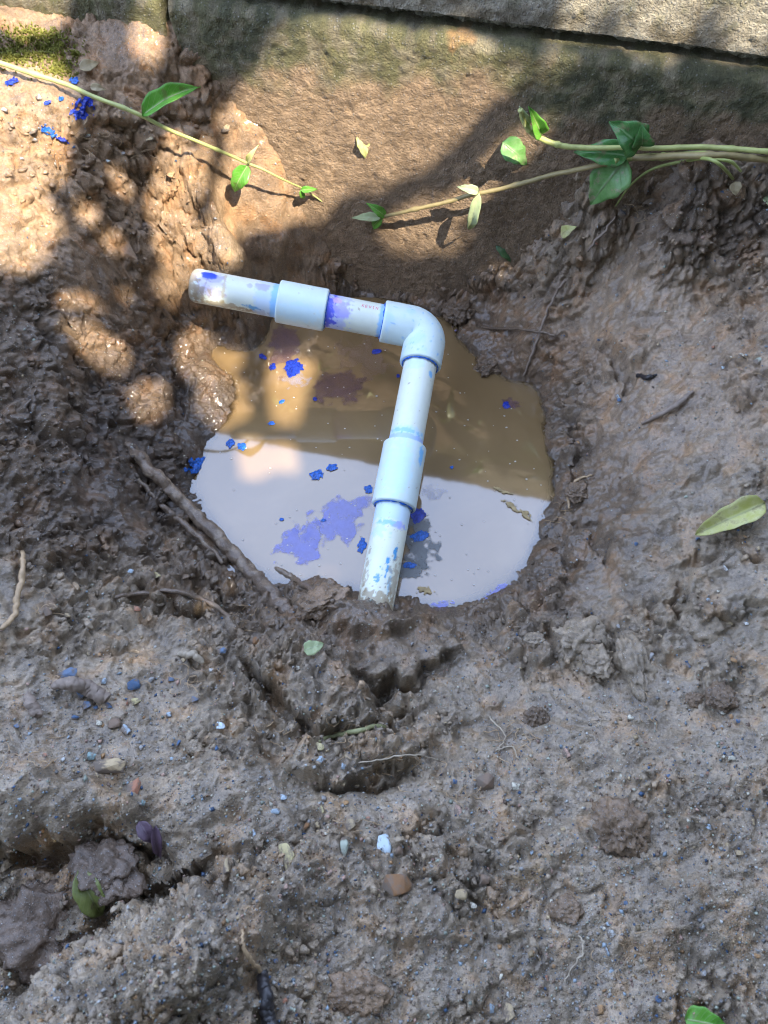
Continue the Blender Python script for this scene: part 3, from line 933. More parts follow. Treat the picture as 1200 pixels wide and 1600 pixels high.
root_pipe = thing('plastic_pipe', (E0[0], E0[1], 0), 'white plastic water pipe with elbow and couplings stained blue, crossing the puddle', 'pipe')
lenB = np.linalg.norm(B0 - E0); lenL = np.linalg.norm(L0 - E0)


def s_on(axis, px, py):
    """distance along an axis from the elbow to the point seen nearest to a pixel"""
    best = min(((np.hypot(*(np.array(project(*(E0 + axis * s))) - (px, py)))), s) for s in np.linspace(0, .3, 1500))
    return best[1]


c1a, c1b = s_on(aL, 511, 480), s_on(aL, 435, 467)          # coupling on the left run
c2a, c2b = s_on(aB, 634, 697), s_on(aB, 612, 792)          # coupling on the near run
el_L, el_B = s_on(aL, 598, 500), s_on(aB, 660, 572)        # mouths of the elbow
CR = OD * 1.27
sL0, sL1 = s_on(aL, 355, 455), s_on(aL, 330, 450)
p, _, _ = pipe_tube('pipe_section', E0, aL, c1b - .004, lenL + .003, OD, root_pipe, [
    (sL1, 28, .0105, 40, (.58, .55, .86), .75, .3), (sL1 - .002, 40, .007, 20, LIL, .9, .3), (sL1 + .001, 46, .0055, 17, BLUE, .97, .25), (sL1, -12, .010, 20, (.50, .46, .62), .75, .5), (sL1 + .008, -20, .008, 40, (.36, .28, .18), .7, .9), (sL0, -55, .02, 14, (.34, .25, .14), .7, .9), (c1b + .01, -60, .012, 14, (.30, .22, .13), .7, .9), (lenL + .002, 0, .0045, 200, (.36, .28, .18), .8, .9),
    (c1b + .006, 0, .008, 200, (.45, .62, .92), .55, .3), (c1b + .001, 0, .003, 200, SKY, .8, .2), (c1b + .010, 42, .005, 18, LIL, .85, .3), (c1b + .018, 36, .0022, 9, LIL, .7, .3),
    (c1b + .016, -40, .005, 9, CYAN, .8, .6), (sL0 + .001, 10, .0012, 60, (.50, .40, .22), .6, .9),
], PVC, .004)
# mud on the far end is the soil itself; coupling
c1, _, _ = pipe_tube('coupling', E0, aL, c1a, c1b, CR, root_pipe, [((c1a + c1b) / 2, -20, .014, 30, (.55, .76, .86), .5, .4)], PVCF, .0012)
ring(E0, aL, c1a - .0002, OD + .0008, .0006, root_pipe, c1, seed=1)
pm, vM, wM = pipe_tube('pipe_section', E0, aL, el_L - .004, c1a + .004, OD, root_pipe, [
    (c1a - .005, 0, .010, 200, (.44, .50, .90), .7, .5), (c1a - .003, 0, .0045, 70, (.08, .10, .70), .95, .8), (c1a - .010, 12, .006, 28, (.40, .38, .82), .85, .5), (c1a - .006, 45, .003, 14, (.75, .5, .85), .7, .4), (el_L + .001, 0, .0022, 200, SKY, .8, .3),
], PVC)
# elbow: two sockets joined by a bend, one surface
vE = None
def elbow_mesh():
    nrm = np.cross(aL, aB); nrm /= np.linalg.norm(nrm)
    rb = 0.0108                                             # radius of the bend's centre line
    pts = []; rads = []
    for s in np.linspace(el_L, rb, 14): pts.append(E0 + aL * s); rads.append(CR)
    cen = E0 + (aL + aB) * rb
    a0 = -aB; 
    for q in np.linspace(0, np.pi / 2, 26)[1:-1]:
        pts.append(cen + (-aB * math.cos(q) - aL * math.sin(q)) * rb); rads.append(CR * (1 - .015 * math.sin(2 * q)))
    for s in np.linspace(rb, el_B, 14): pts.append(E0 + aB * s); rads.append(CR)
    pts = np.array(pts); rads = np.array(rads)
    T = np.gradient(pts, axis=0); T /= np.linalg.norm(T, axis=1)[:, None]
    k = np.linspace(0, np.pi / 2, 5)[1:]; er = .0012
    P = []; th = np.linspace(0, 2 * np.pi, 110, endpoint=False)
    def ringp(c, t, r):
        b = np.cross(t, nrm); b /= np.linalg.norm(b)
        return c + nrm * (np.cos(th) * r)[:, None] + b * (np.sin(th) * r)[:, None]
    P.append(ringp(pts[0], T[0], OD * .8))
    for q in k[::-1]: P.append(ringp(pts[0] + T[0] * (er - er * math.sin(q)), T[0], CR - er + er * math.cos(q)))
    for i in range(1, len(pts) - 1):
        tt = np.abs(pts[i] - pts[0]).sum()
        if 1e-9 < np.linalg.norm(pts[i] - pts[0]) < er or np.linalg.norm(pts[i] - pts[-1]) < er: continue
        P.append(ringp(pts[i], T[i], rads[i]))
    for q in k: P.append(ringp(pts[-1] - T[-1] * (er - er * math.sin(q)), T[-1], CR - er + er * math.cos(q)))
    P.append(ringp(pts[-1], T[-1], OD * .8))
    return np.array(P)
Pe = elbow_mesh()
eo = part('elbow', Pe.reshape(-1, 3), grid_faces(len(Pe), 110, True), M_PVC, root_pipe)
f3 = Pe.reshape(-1, 3) * MM
ne = fbm(f3[:, 0] / 9, f3[:, 1] / 9, 4, 99)
ce = np.broadcast_to(PVCF, (len(f3), 3)).copy()
ce = lerp(ce, (.48, .70, .88), sstep(.0, .5, ne) * .6)
nf = fbm(f3[:, 0] / 2.2, f3[:, 1] / 2.2, 3, 101)
ce = lerp(ce, CYAN * 1.3, sstep(.62, .85, nf) * .5)
set_col(eo.data, 'tint', ce)
ring(E0, aL, el_L - .0002 + .0004, OD + .0008, .0006, root_pipe, eo, seed=2)
ring(E0, aB, el_B + .0002, OD + .0009, .0009, root_pipe, eo, seed=3)
pipe_tube('pipe_section', E0, aB, el_B - .004, c2a + .004, OD, root_pipe, [
    (el_B + .004, 20, .004, 40, (.55, .76, .90), .5, .4), (el_B + .009, -48, .0022, 10, CYAN * 1.5, .7, .5), (c2a - .004, 0, .0055, 200, (.50, .74, .93), .6, .4), (c2a - .0025, 0, .002, 200, (.34, .48, .88), .7, .6), (c2a - .006, 10, .0018, 60, (.15, .5, .8), .6, .8),
], PVC)
c2, _, _ = pipe_tube('coupling', E0, aB, c2a, c2b, CR, root_pipe, [(c2a + .008, -52, .006, 10, CYAN * 1.5, .7, .4), ((c2a + c2b) / 2, 8, .02, 40, (.56, .79, .86), .6, .4)], PVCF, .0012)
ring(E0, aB, c2b + .0001, OD + .0010, .0008, root_pipe, c2, seed=4)
pipe_tube('pipe_section', E0, aB, c2b - .004, lenB + .02, OD, root_pipe, [
    (c2b + .005, 0, .008, 200, (.50, .72, .92), .65, .3), (c2b + .013, -10, .0018, 55, (.18, .5, .85), .75, .8), (c2b + .0135, -34, .003, 20, LIL, .7, .6), (c2b + .019, 35, .004, 30, (.45, .7, .88), .5, .9),
    (c2b + .030, -34, .0045, 7, CYAN, .95, .5), (c2b + .037, -12, .0022, 8, CYAN, .9, .8), (c2b + .042, -16, .006, 4, CYAN, .9, .9), (c2b + .047, 8, .004, 9, CYAN, .8, 1.1), (c2b + .049, -32, .008, 8, (.10, .45, .75), .6, .8),
    (lenB - .004, 0, .007, 200, (.33, .25, .14), .75, 1.1), (lenB - .016, -50, .014, 22, (.36, .28, .17), .6, 1.1), (lenB - .02, 60, .012, 12, (.33, .25, .15), .6, 1.1),
], PVC * np.array([1.04, 1.02, .98]))
# red print on the middle section, running under the elbow
M_PRINT = plain('red_print', (.72, .16, .24), .5, .3, 900, .0001)
STROKES = {'K': [[(0, 0), (0, 1)], [(.6, 1), (0, .45)], [(.15, .6), (.6, 0)]], 'E': [[(.6, 0), (0, 0), (0, 1), (.6, 1)], [(0, .5), (.5, .5)]],
           'V': [[(0, 1), (.32, 0), (.64, 1)]], 'I': [[(.3, 0), (.3, 1)], [(.1, 0), (.5, 0)], [(.1, 1), (.5, 1)]], 'N': [[(0, 0), (0, 1), (.6, 0), (.6, 1)]]}
sK = s_on(aL, 566, 478)
hL = .0022
vv, ww = pipe_frame(aL, E0 + aL * sK)
up_sign = 1.0 if (ww @ UP) > 0 else -1.0
for i, ch in enumerate('KEVIN'):
    Vv = []; Ff = []
    for st in STROKES[ch]:
        for (x0, y0), (x1, y1) in zip(st[:-1], st[1:]):
            ln = math.hypot(x1 - x0, y1 - y0); nx, ny = -(y1 - y0) / ln * .07, (x1 - x0) / ln * .07
            k0 = len(Vv)
            for k in range(4):
                t = k / 3
                for sg in (-1, 1):
                    lx = x0 + (x1 - x0) * t + sg * nx; ly = y0 + (y1 - y0) * t + sg * ny
                    s = sK - (i * .00225 + lx * hL * .95)
                    an = up_sign * (R(36) + (ly * hL) / OD)
                    Vv.append(E0 + aL * s + (vv * math.cos(an) + ww * math.sin(an)) * (OD + .00012 + .00001 * len(Ff)))
            for k in range(3):
                Ff.append((k0 + 2 * k, k0 + 2 * k + 1, k0 + 2 * k + 3, k0 + 2 * k + 2))
    part('printed_letter', np.array(Vv), Ff, M_PRINT, root_pipe, pm)

# ================================================================== SHADE TREE (stands behind the camera; its crown dapples the sun)
S3 = np.array(SUN_TO)
LIT_POLY = [
    [(-300, 90), (100, 100), (120, 180), (100, 230), (60, 260), (110, 300), (80, 330), (60, 400), (-300, 400)],
    [(275, 140), (330, 160), (365, 230), (400, 290), (425, 325), (395, 345), (360, 345), (300, 320), (262, 300), (235, 262), (250, 210)],
    [(330, 150), (360, 110), (430, 60), (560, 30), (700, 60), (760, 100), (798, 128), (772, 178), (718, 222), (662, 272), (585, 312), (520, 348), (455, 358), (400, 310), (350, 260)],
    [(850, -200), (1600, -200), (1600, 120), (1200, 84), (1000, 62), (880, 45)],
    [(600, 20), (850, 62), (1200, 108), (1200, 122), (850, 78), (600, 38)],
    [(805, 190), (850, 205), (785, 290), (720, 345), (650, 395), (575, 405), (640, 352), (705, 300), (755, 245)],
]
LIT_ELL = [(135, 262, 20, 15, 0), (185, 292, 22, 12, 20), (200, 200, 26, 14, 20), (220, 395, 26, 42, 10), (252, 455, 36, 48, 0), (150, 535, 66, 26, 42), (232, 625, 28, 30, 0), (325, 555, 46, 42, 0), (345, 632, 38, 36, 0), (440, 600, 26, 70, 5), (385, 720, 24, 32, 0),
           (430, 720, 22, 26, 0), (640, 392, 70, 14, 5), (765, 425, 28, 14, 20), (470, 345, 30, 14, 10), (850, 122, 44, 20, -25), (230, 50, 26, 55, 0), (50, 20, 60, 36, 0), (130, 430, 40, 30, 0),
           (620, 355, 40, 14, -30), (1050, 118, 60, 10, 6), (780, 480, 16, 9, 0)]
DIM_ELL = [(390, 455, 100, 22, 9), (178, 40, 26, 75, 5), (325, 60, 38, 60, 0), (545, 330, 40, 18, -20), (215, 245, 50, 26, 20), (300, 335, 40, 16, 30), (95, 330, 40, 16, -20), (640, 60, 40, 18, 0), (960, 20, 30, 14, 0), (1120, 30, 26, 40, 20), (370, 175, 14, 70, 10)]


def in_poly(px, py, poly):
    r = np.zeros(px.shape, bool); k = len(poly) - 1
    for i in range(len(poly)):
        x1, y1 = poly[i]; x2, y2 = poly[k]
        c = ((y1 > py) != (y2 > py))
        r ^= c & (px < (x2 - x1) * (py - y1) / ((y2 - y1) + 1e-9) + x1)
        k = i
    return r


def sunny(px, py):
    r = np.zeros(px.shape, bool)
    for p_ in LIT_POLY: r |= in_poly(px, py, p_)
    for e in DIM_ELL: r &= ell(*e, u=px, v=py) > 1
    for e in LIT_ELL: r |= ell(*e, u=px, v=py) < 1.1
    return r


def shadow_pixel(P):
    """where the shadow of a point lands, as a photo pixel"""
    q = P - S3 * ((P[:, 2:3] - 0.06) / S3[2])
    for _ in range(7):
        z = bil(ex, ey, base, np.clip(q[:, 0], -.34, .34), np.clip(q[:, 1], -.16, .55))
        q = P - S3 * ((P[:, 2] - z) / S3[2])[:, None]
    f = wall_y(q[:, 0]) - q[:, 1]
    # points that would fall behind the wall's face stop on it
    den = S3[1] - WALL_M * S3[0]
    t = -(P[:, 1] - wall_y(P[:, 0])) / (-den)
    qw = P - S3 * t[:, None]
    q = np.where((f < 0)[:, None], qw, q)
    return project(q[:, 0], q[:, 1], q[:, 2])


NB, NS = 75000, 130000
NL = NB + NS
gx = np.concatenate([RNG.uniform(-0.60, 0.60, NB), RNG.uniform(-0.42, 0.42, NS)]); gy = np.concatenate([RNG.uniform(-0.42, 0.78, NB), RNG.uniform(0.20, 0.72, NS)])
lp = np.stack([gx, gy, np.full(NL, .06)], -1) + S3 * (1.20 + .10 * RNG.normal(size=NL))[:, None]
ld = RNG.normal(size=(NL, 3)); ld[:, 2] *= .5; ld /= np.linalg.norm(ld, axis=1)[:, None]
up_ = RNG.normal(size=(NL, 3)) * .6 + np.array([0, 0, 1]); lw = np.cross(ld, up_); lw /= np.linalg.norm(lw, axis=1)[:, None]
ll = np.concatenate([RNG.uniform(.010, .016, NB), RNG.uniform(.0045, .0075, NS)])[:, None]
ok = np.ones(NL, bool)
for k in (-1, 0, 1):
    pu, pv = shadow_pixel(lp + ld * ll * k * .8)
    ok &= ~sunny(pu, pv)
# extra leaves added on the sun's rays to the pipe, to shade it
_np = 9000
_ps = E0 + aL * RNG.uniform(-.02, lenL * .80, _np)[:, None] + RNG.normal(size=(_np, 3)) * .006 + S3 * RNG.normal(1.2, .07, _np)[:, None]
lp[:_np] = np.where(np.arange(_np)[:, None] < _np, _ps, lp[:_np]); ll[:_np] = RNG.uniform(.005, .008, (_np, 1)); ok[:_np] = True
lp, ld, lw, ll = lp[ok], ld[ok], lw[ok], ll[ok]
nl = len(lp)
lv = np.stack([lp - ld * ll, lp + lw * ll * .5, lp + ld * ll, lp - lw * ll * .5], 1).reshape(-1, 3)
M_CROWN = plain('crown_leaf', (.07, .12, .035), .5, .4, 40, .0001)
M_BARK = plain('tree_bark', (.16, .12, .08), .9, .4, 60, .002)
tree = thing('shade_tree', (1.75, -1.55, .09), 'small leaved tree behind the viewer whose crown dapples the sunlight', 'tree')
part('crown', lv, np.arange(nl * 4).reshape(-1, 4), M_CROWN, tree, smooth=False)
cc = np.array([0, .0, .06]) + S3 * 1.30
tp = smooth_line([(1.75, -1.55, -.1), (1.70, -1.50, .5), (1.50, -1.30, 1.0), (1.25, -1.1, 1.30), (1.0, -.95, 1.45)], 8)
part('trunk', *tube(tp, [.085, .07, .055, .045, .03], 14, rough=.03), M_BARK, tree)
for k in range(7):
    e = cc + np.array([RNG.uniform(-.15, .5), RNG.uniform(-.6, .0), RNG.uniform(-.05, .12)])
    st = tp[int(18 + k * 2)]
    part('branch', *tube(smooth_line([st, (st + e) / 2 + np.array([0, 0, .06]), e], 6), [.018, .010, .004], 8), M_BARK, tree)

# unseen hedge foliage behind and right of the camera, put in to block sky light
def added_hedge_leaves(n_, lo, hi, seed):
    g = np.random.default_rng(seed)
    c_ = g.uniform(lo, hi, (n_, 3))
    d_ = g.normal(size=(n_, 3)); d_ /= np.linalg.norm(d_, axis=1)[:, None]
    w_ = np.cross(d_, g.normal(size=(n_, 3))); w_ /= np.linalg.norm(w_, axis=1)[:, None]
    l_ = g.uniform(.02, .036, n_)[:, None]
    return np.stack([c_ - d_ * l_, c_ + w_ * l_ * .5, c_ + d_ * l_, c_ - w_ * l_ * .5], 1).reshape(-1, 3)


for (lo, hi, n_, lab) in [((-1.7, -1.25, .05), (1.1, -.85, 1.55), 26000, 'unseen hedge standing behind the viewer'), ((.80, -.80, .05), (1.15, .30, 1.05), 9000, 'lower unseen hedge standing right of the hole')]:
    hv_ = added_hedge_leaves(n_, np.array(lo), np.array(hi), n_)
    hg = thing('added_hedge', ((lo[0] + hi[0]) / 2, (lo[1] + hi[1]) / 2, .09), lab, 'added_hedge')
    part('foliage', hv_, np.arange(n_ * 4).reshape(-1, 4), M_CROWN, hg, smooth=False)
    for k in range(6):
        a_ = np.array([lo[0] + (hi[0] - lo[0]) * (k + .5) / 6, (lo[1] + hi[1]) / 2, .0])
        if hi[0] - lo[0] < 1: a_ = np.array([(lo[0] + hi[0]) / 2, lo[1] + (hi[1] - lo[1]) * (k + .5) / 6, .0])
        part('trunk', *tube(smooth_line([a_, a_ + np.array([.03, .02, hi[2] * .5]), a_ + np.array([-.02, .03, hi[2] * .9])], 5), [.02, .015, .006], 8), M_BARK, hg)

# ================================================================== LEAVES AND STEMS
def leaf_mat(name, ca, cb, spot, amt, vein=(.35, .42, .18), rough=.38):
    m, N, L, out = new_mat(name)
    b = N.new('ShaderNodeBsdfPrincipled')
    uv = node(N, 'ShaderNodeAttribute', attribute_name='blade')      # x: across -1..1, y: along 0..1
    sp = N.new('ShaderNodeSeparateXYZ'); L.new(uv.outputs['Vector'], sp.inputs[0])
    tc = N.new('ShaderNodeTexCoord')
    nz = node(N, 'ShaderNodeTexNoise', Scale=160.0, Detail=5.0, Roughness=.6); L.new(tc.outputs['Object'], nz.inputs['Vector'])
    cr = ramp(N, [(.35, ca), (.65, cb)]); L.new(nz.outputs['Fac'], cr.inputs['Fac'])
    ab = node(N, 'ShaderNodeMath', operation='ABSOLUTE'); L.new(sp.outputs[0], ab.inputs[0])
    # side veins run forward from the midrib
    ph = node(N, 'ShaderNodeMath', operation='MULTIPLY_ADD'); L.new(ab.outputs[0], ph.inputs[0]); ph.inputs[1].default_value = -.22; L.new(sp.outputs[1], ph.inputs[2])
    f1 = node(N, 'ShaderNodeMath', operation='MULTIPLY'); L.new(ph.outputs[0], f1.inputs[0]); f1.inputs[1].default_value = 9.0
    f2 = node(N, 'ShaderNodeMath', operation='FRACT'); L.new(f1.outputs[0], f2.inputs[0])
    f3 = node(N, 'ShaderNodeMath', operation='SUBTRACT'); L.new(f2.outputs[0], f3.inputs[0]); f3.inputs[1].default_value = .5
    f4 = node(N, 'ShaderNodeMath', operation='ABSOLUTE'); L.new(f3.outputs[0], f4.inputs[0])
    sv = node(N, 'ShaderNodeMapRange'); sv.inputs['From Min'].default_value = .07; sv.inputs['From Max'].default_value = .0; L.new(f4.outputs[0], sv.inputs['Value'])
    mr = node(N, 'ShaderNodeMapRange'); mr.inputs['From Min'].default_value = .09; mr.inputs['From Max'].default_value = .02; L.new(ab.outputs[0], mr.inputs['Value'])
    sv2 = node(N, 'ShaderNodeMath', operation='MULTIPLY'); L.new(sv.outputs[0], sv2.inputs[0]); sv2.inputs[1].default_value = .45
    vm = node(N, 'ShaderNodeMath', operation='MAXIMUM'); L.new(sv2.outputs[0], vm.inputs[0]); L.new(mr.outputs[0], vm.inputs[1])
    m1 = node(N, 'ShaderNodeMixRGB', blend_type='MIX'); L.new(vm.outputs[0], m1.inputs[0]); L.new(cr.outputs[0], m1.inputs[1]); m1.inputs[2].default_value = (*vein, 1)
    n2 = node(N, 'ShaderNodeTexNoise', Scale=150.0, Detail=4.0, Roughness=.65); L.new(tc.outputs['Object'], n2.inputs['Vector'])
    sr = ramp(N, [(.56, (0, 0, 0)), (.66, (1, 1, 1))]); L.new(n2.outputs['Fac'], sr.inputs['Fac'])
    sm_ = node(N, 'ShaderNodeMath', operation='MULTIPLY'); L.new(sr.outputs[0], sm_.inputs[0]); sm_.inputs[1].default_value = amt
    m2 = node(N, 'ShaderNodeMixRGB', blend_type='MIX'); L.new(sm_.outputs[0], m2.inputs[0]); L.new(m1.outputs[0], m2.inputs[1]); m2.inputs[2].default_value = (*spot, 1)
    L.new(m2.outputs[0], b.inputs['Base Color']); b.inputs['Roughness'].default_value = rough
    bm = node(N, 'ShaderNodeBump', Strength=.5, Distance=.0005); L.new(vm.outputs[0], bm.inputs['Height']); L.new(bm.outputs[0], b.inputs['Normal'])
    tl = N.new('ShaderNodeBsdfTranslucent'); L.new(m2.outputs[0], tl.inputs['Color'])
    ms = N.new('ShaderNodeMixShader'); ms.inputs[0].default_value = .35
    L.new(b.outputs[0], ms.inputs[1]); L.new(tl.outputs[0], ms.inputs[2]); L.new(ms.outputs[0], out.inputs['Surface'])
    return m


ML_GREEN = leaf_mat('fresh_leaf', (.10, .32, .03), (.17, .42, .06), (.16, .17, .05), .7, rough=.28)
ML_DEEP = leaf_mat('deep_leaf', (.06, .20, .05), (.12, .30, .08), (.26, .22, .12), .8, vein=(.20, .36, .14), rough=.2)
ML_SPOT = leaf_mat('spotted_leaf', (.12, .30, .07), (.22, .40, .14), (.36, .32, .20), .9, vein=(.22, .32, .14))
ML_YELLOW = leaf_mat('yellow_leaf', (.55, .56, .16), (.68, .66, .34), (.30, .24, .10), .5, vein=(.55, .55, .25))
ML_PALE = leaf_mat('pale_leaf', (.40, .48, .24), (.52, .60, .34), (.40, .38, .18), .5, vein=(.5, .55, .35))
ML_TAN = leaf_mat('dry_leaf', (.40, .32, .18), (.50, .42, .26), (.25, .18, .10), .6, vein=(.45, .38, .24))
ML_DARK = leaf_mat('dark_leaf', (.05, .12, .05), (.08, .17, .07), (.10, .10, .05), .5, vein=(.10, .20, .09))
ML_OLIVE = leaf_mat('muddy_leaf', (.16, .19, .05), (.24, .27, .08), (.14, .11, .06), .8, vein=(.25, .28, .12))
ML_PURPLE = leaf_mat('purple_leaf', (.11, .07, .10), (.17, .11, .15), (.08, .06, .06), .6, vein=(.2, .14, .17))


def leaf_verts(P, Q, width, face, fold=.25, bend=.12, curl=.0, tip=.9, base_p=.55, n=18, mwid=9, twist=0.0, seed=0):
    """a leaf from P (stalk) to Q (tip), wide `width`, its upper side towards `face`"""
    P, Q = np.asarray(P, float), np.asarray(Q, float)
    ax = Q - P; ln = np.linalg.norm(ax); ax = ax / ln
    face = np.asarray(face, float); nn = face - ax * (face @ ax); nn /= np.linalg.norm(nn)
    sd = np.cross(ax, nn)
    Vv = []; UVv = []
    t = np.linspace(0, 1, n)
    g = np.random.default_rng(seed); ph = g.uniform(0, 6, 3)
    for ti in t:
        wv_ = width / 2 * (np.sin(np.pi * ti ** base_p) ** tip) * (1 + .05 * np.sin(ti * 21 + ph[0]))
        for w_ in np.linspace(-1, 1, mwid):
            a = twist * (ti - .5)
            off = w_ * wv_
            lift = abs(w_) * wv_ * fold - (w_ ** 2) * wv_ * curl + bend * ln * np.sin(np.pi * ti) + .03 * ln * w_ * np.sin(ti * 8 + ph[1]) + .02 * width * np.sin(ti * 17 + w_ * 3 + ph[2])
            s2 = sd * math.cos(a) + nn * math.sin(a); n2 = nn * math.cos(a) - sd * math.sin(a)
            Vv.append(P + ax * ln * ti + s2 * off + n2 * lift); UVv.append((w_, ti, 0))
    return np.array(Vv), grid_faces(n, mwid), np.array(UVv)


def give_blade(o, uvs):
    at = o.data.attributes.new('blade', 'FLOAT_VECTOR', 'POINT')
    at.data.foreach_set('vector', np.asarray(uvs, dtype=np.float32).ravel())
    sol = o.modifiers.new('thickness', 'SOLIDIFY'); sol.thickness = .00025


def loose_leaf(name, p, q, wpx, mat, label, l1=.002, l2=.002, cat='leaf', group=None, **kw):
    P, Q = hit(*p, l1), hit(*q, l2)
    ppm = FPX / np.linalg.norm(P - CAM)
    face = kw.pop('face', None)
    if face is None: face = CAM - P + np.array([0, 0, .25])
    Vv, Ff, uvs = leaf_verts(P, Q, wpx / ppm, face, **kw)
    c = Vv.mean(0)
    o = link(name, mesh_np(name, Vv - c, Ff, mat), None, label, cat, group); o.location = tuple(map(float, c))
    give_blade(o, uvs)
    return o


def stem_part(root, pts, radii, mat, name='stem'):
    ctl = [hit(*p_) for p_ in pts]
    if pts[0][0] < 0 or pts[0][0] > 1200:                  # the stem runs on to the plant it grows from
        d_ = ctl[0] - ctl[1]; d_ /= np.linalg.norm(d_)
        ctl = [ctl[0] + d_ * .50 + np.array([0, 0, .03]), ctl[0] + d_ * .22 + np.array([0, -.01, .01])] + ctl
    path = smooth_line(ctl, 14)
    path = path + .0011 * np.stack([perlin3(path * 45 + k * 5.1, 12 + k) for k in range(3)], -1)
    Vv, Ff = tube(path, radii, 12, rough=.02)
    t_ = np.repeat(np.linspace(0, 1, len(path)), 12); cen = np.repeat(path, 12, 0)
    node_ = np.exp(-((((t_ * 6.3 + .25) % 1) - .5) / .035) ** 2)
    Vv = cen + (Vv - cen) * (1 + .38 * node_ + .14 * fbm3(Vv * MM / 5, 2, 37))[:, None]
    return part(name, Vv, Ff, mat, root), path


def leaf_part(root, p, q, wpx, mat, **kw):
    P, Q = hit(*p), hit(*q)
    ppm = FPX / np.linalg.norm(P - CAM)
    face = kw.pop('face', None)
    if face is None: face = CAM - P + np.array([0, 0, .15])
    Vv, Ff, uvs = leaf_verts(P, Q, wpx / ppm, face, **kw)
    o = part('leaf', Vv, Ff, mat, root)
    give_blade(o, uvs)
    return o


M_STEM = plain('green_stem', (.26, .30, .09), .45, .25, 120, .0003)
M_STEM2 = plain('pale_stem', (.36, .38, .13), .45, .25, 120, .0003)
M_STEMB = plain('brown_stem', (.24, .19, .08), .55, .3, 120, .0004)

# stem across the top left
p0 = hit(60, 120)
v1_ = thing('vine_stem', p0, 'thin yellow green stem with one bright leaf slanting over the upper left soil', 'stem')
stem_part(v1_, [(-60, 82, .012), (0, 98, .012), (60, 118, .013), (140, 146, .018), (215, 178, .024), (300, 218, .026), (385, 254, .026), (430, 275, .022), (480, 300, .014), (512, 322, .006)], [.0016, .0015, .0014, .0012, .0010, .0006, .0004], M_STEM2)
leaf_part(v1_, (222, 181, .025), (313, 136, .032), 27, ML_GREEN, fold=.9, bend=.12, seed=1, face=(-.1, -.8, 1))
leaf_part(v1_, (387, 258, .026), (366, 300, .018), 24, ML_GREEN, fold=.4, bend=.2, seed=2)
leaf_part(v1_, (386, 254, .026), (404, 226, .030), 8, ML_YELLOW, fold=.4, bend=.2, seed=3)
leaf_part(v1_, (470, 297, .016), (496, 296, .014), 9, ML_GREEN, fold=.5, bend=.1, seed=4)
leaf_part(v1_, (470, 297, .016), (474, 311, .012), 8, ML_GREEN, fold=.5, bend=.1, seed=5)
# long stem on the right
v2_ = thing('vine_stem', hit(1000, 250), 'long green stem with spotted leaves lying along the right of the wall foot', 'stem')
stem_part(v2_, [(1290, 252, .016), (1200, 250, .016), (1100, 243, .018), (985, 247, .020), (930, 258, .020), (850, 277, .022), (745, 303, .026), (660, 324, .024), (600, 338, .018), (580, 342, .014)], [.0019, .0018, .0018, .0016, .0014, .0013, .0009], M_STEMB)
stem_part(v2_, [(1110, 242, .0195), (1040, 243, .0202), (985, 247, .0206), (960, 252, .0206)], [.0019, .0019, .0017], M_STEM)
leaf_part(v2_, (978, 248, .022), (922, 320, .016), 56, ML_SPOT, fold=.25, bend=.10, seed=6)
leaf_part(v2_, (982, 244, .024), (896, 238, .022), 34, ML_DEEP, fold=.35, bend=.12, seed=7)
leaf_part(v2_, (748, 302, .028), (736, 358, .016), 16, ML_PALE, fold=.4, bend=.2, seed=9)
leaf_part(v2_, (748, 300, .028), (714, 292, .028), 13, ML_PALE, fold=.5, bend=.12, seed=10)
leaf_part(v2_, (602, 338, .018), (572, 317, .020), 14, ML_GREEN, fold=.5, bend=.15, seed=11)
leaf_part(v2_, (596, 340, .018), (550, 341, .014), 12, ML_PALE, fold=.5, bend=.12, seed=12)
leaf_part(v2_, (598, 340, .018), (583, 356, .010), 15, ML_GREEN, fold=.4, bend=.15, seed=13)
v3_ = thing('vine_stem', hit(1010, 230), 'shorter yellow green stem with curled tip above the long stem at right', 'stem')
stem_part(v3_, [(1290, 245, .020), (1200, 238, .022), (1100, 231, .024), (1000, 231, .026), (910, 229, .028), (860, 222, .030), (835, 208, .034), (820, 188, .038), (814, 170, .042)], [.0018, .0016, .0015, .0014, .0016, .0017, .0011], M_STEM2)
leaf_part(v3_, (1000, 230, .027), (952, 190, .030), 44, ML_DEEP, fold=.35, bend=.16, seed=8)
leaf_part(v3_, (1003, 228, .027), (1003, 194, .030), 30, ML_DEEP, fold=.5, bend=.2, seed=14)
leaf_part(v3_, (846, 212, .033), (826, 166, .038), 20, ML_GREEN, fold=.9, bend=.06, seed=15)
leaf_part(v3_, (824, 196, .036), (812, 166, .042), 12, ML_PALE, fold=.8, bend=.05, seed=16)
# bent grass blade at the right
gb = thing('grass_blade', hit(1050, 260), 'bent pale green grass blade under the stems at right', 'grass')
for (pts, rad, nm) in [([(962, 322, .002), (985, 290, .010), (1020, 264, .016), (1070, 252, .020), (1105, 248, .022), (1130, 262, .020), (1152, 290, .012), (1163, 318, .006)], [.0005, .0008, .0010, .0009, .0004], 'blade'),
                       ([(1105, 249, .023), (1140, 252, .022), (1158, 268, .018)], [.0005, .0010, .0006], 'blade')]:
    path = smooth_line([hit(*p_) for p_ in pts], 8)
    Vv, Ff = tube(path, rad, 8)
    part(nm, Vv, Ff, M_STEM if nm == 'blade' else M_STEM2, gb)

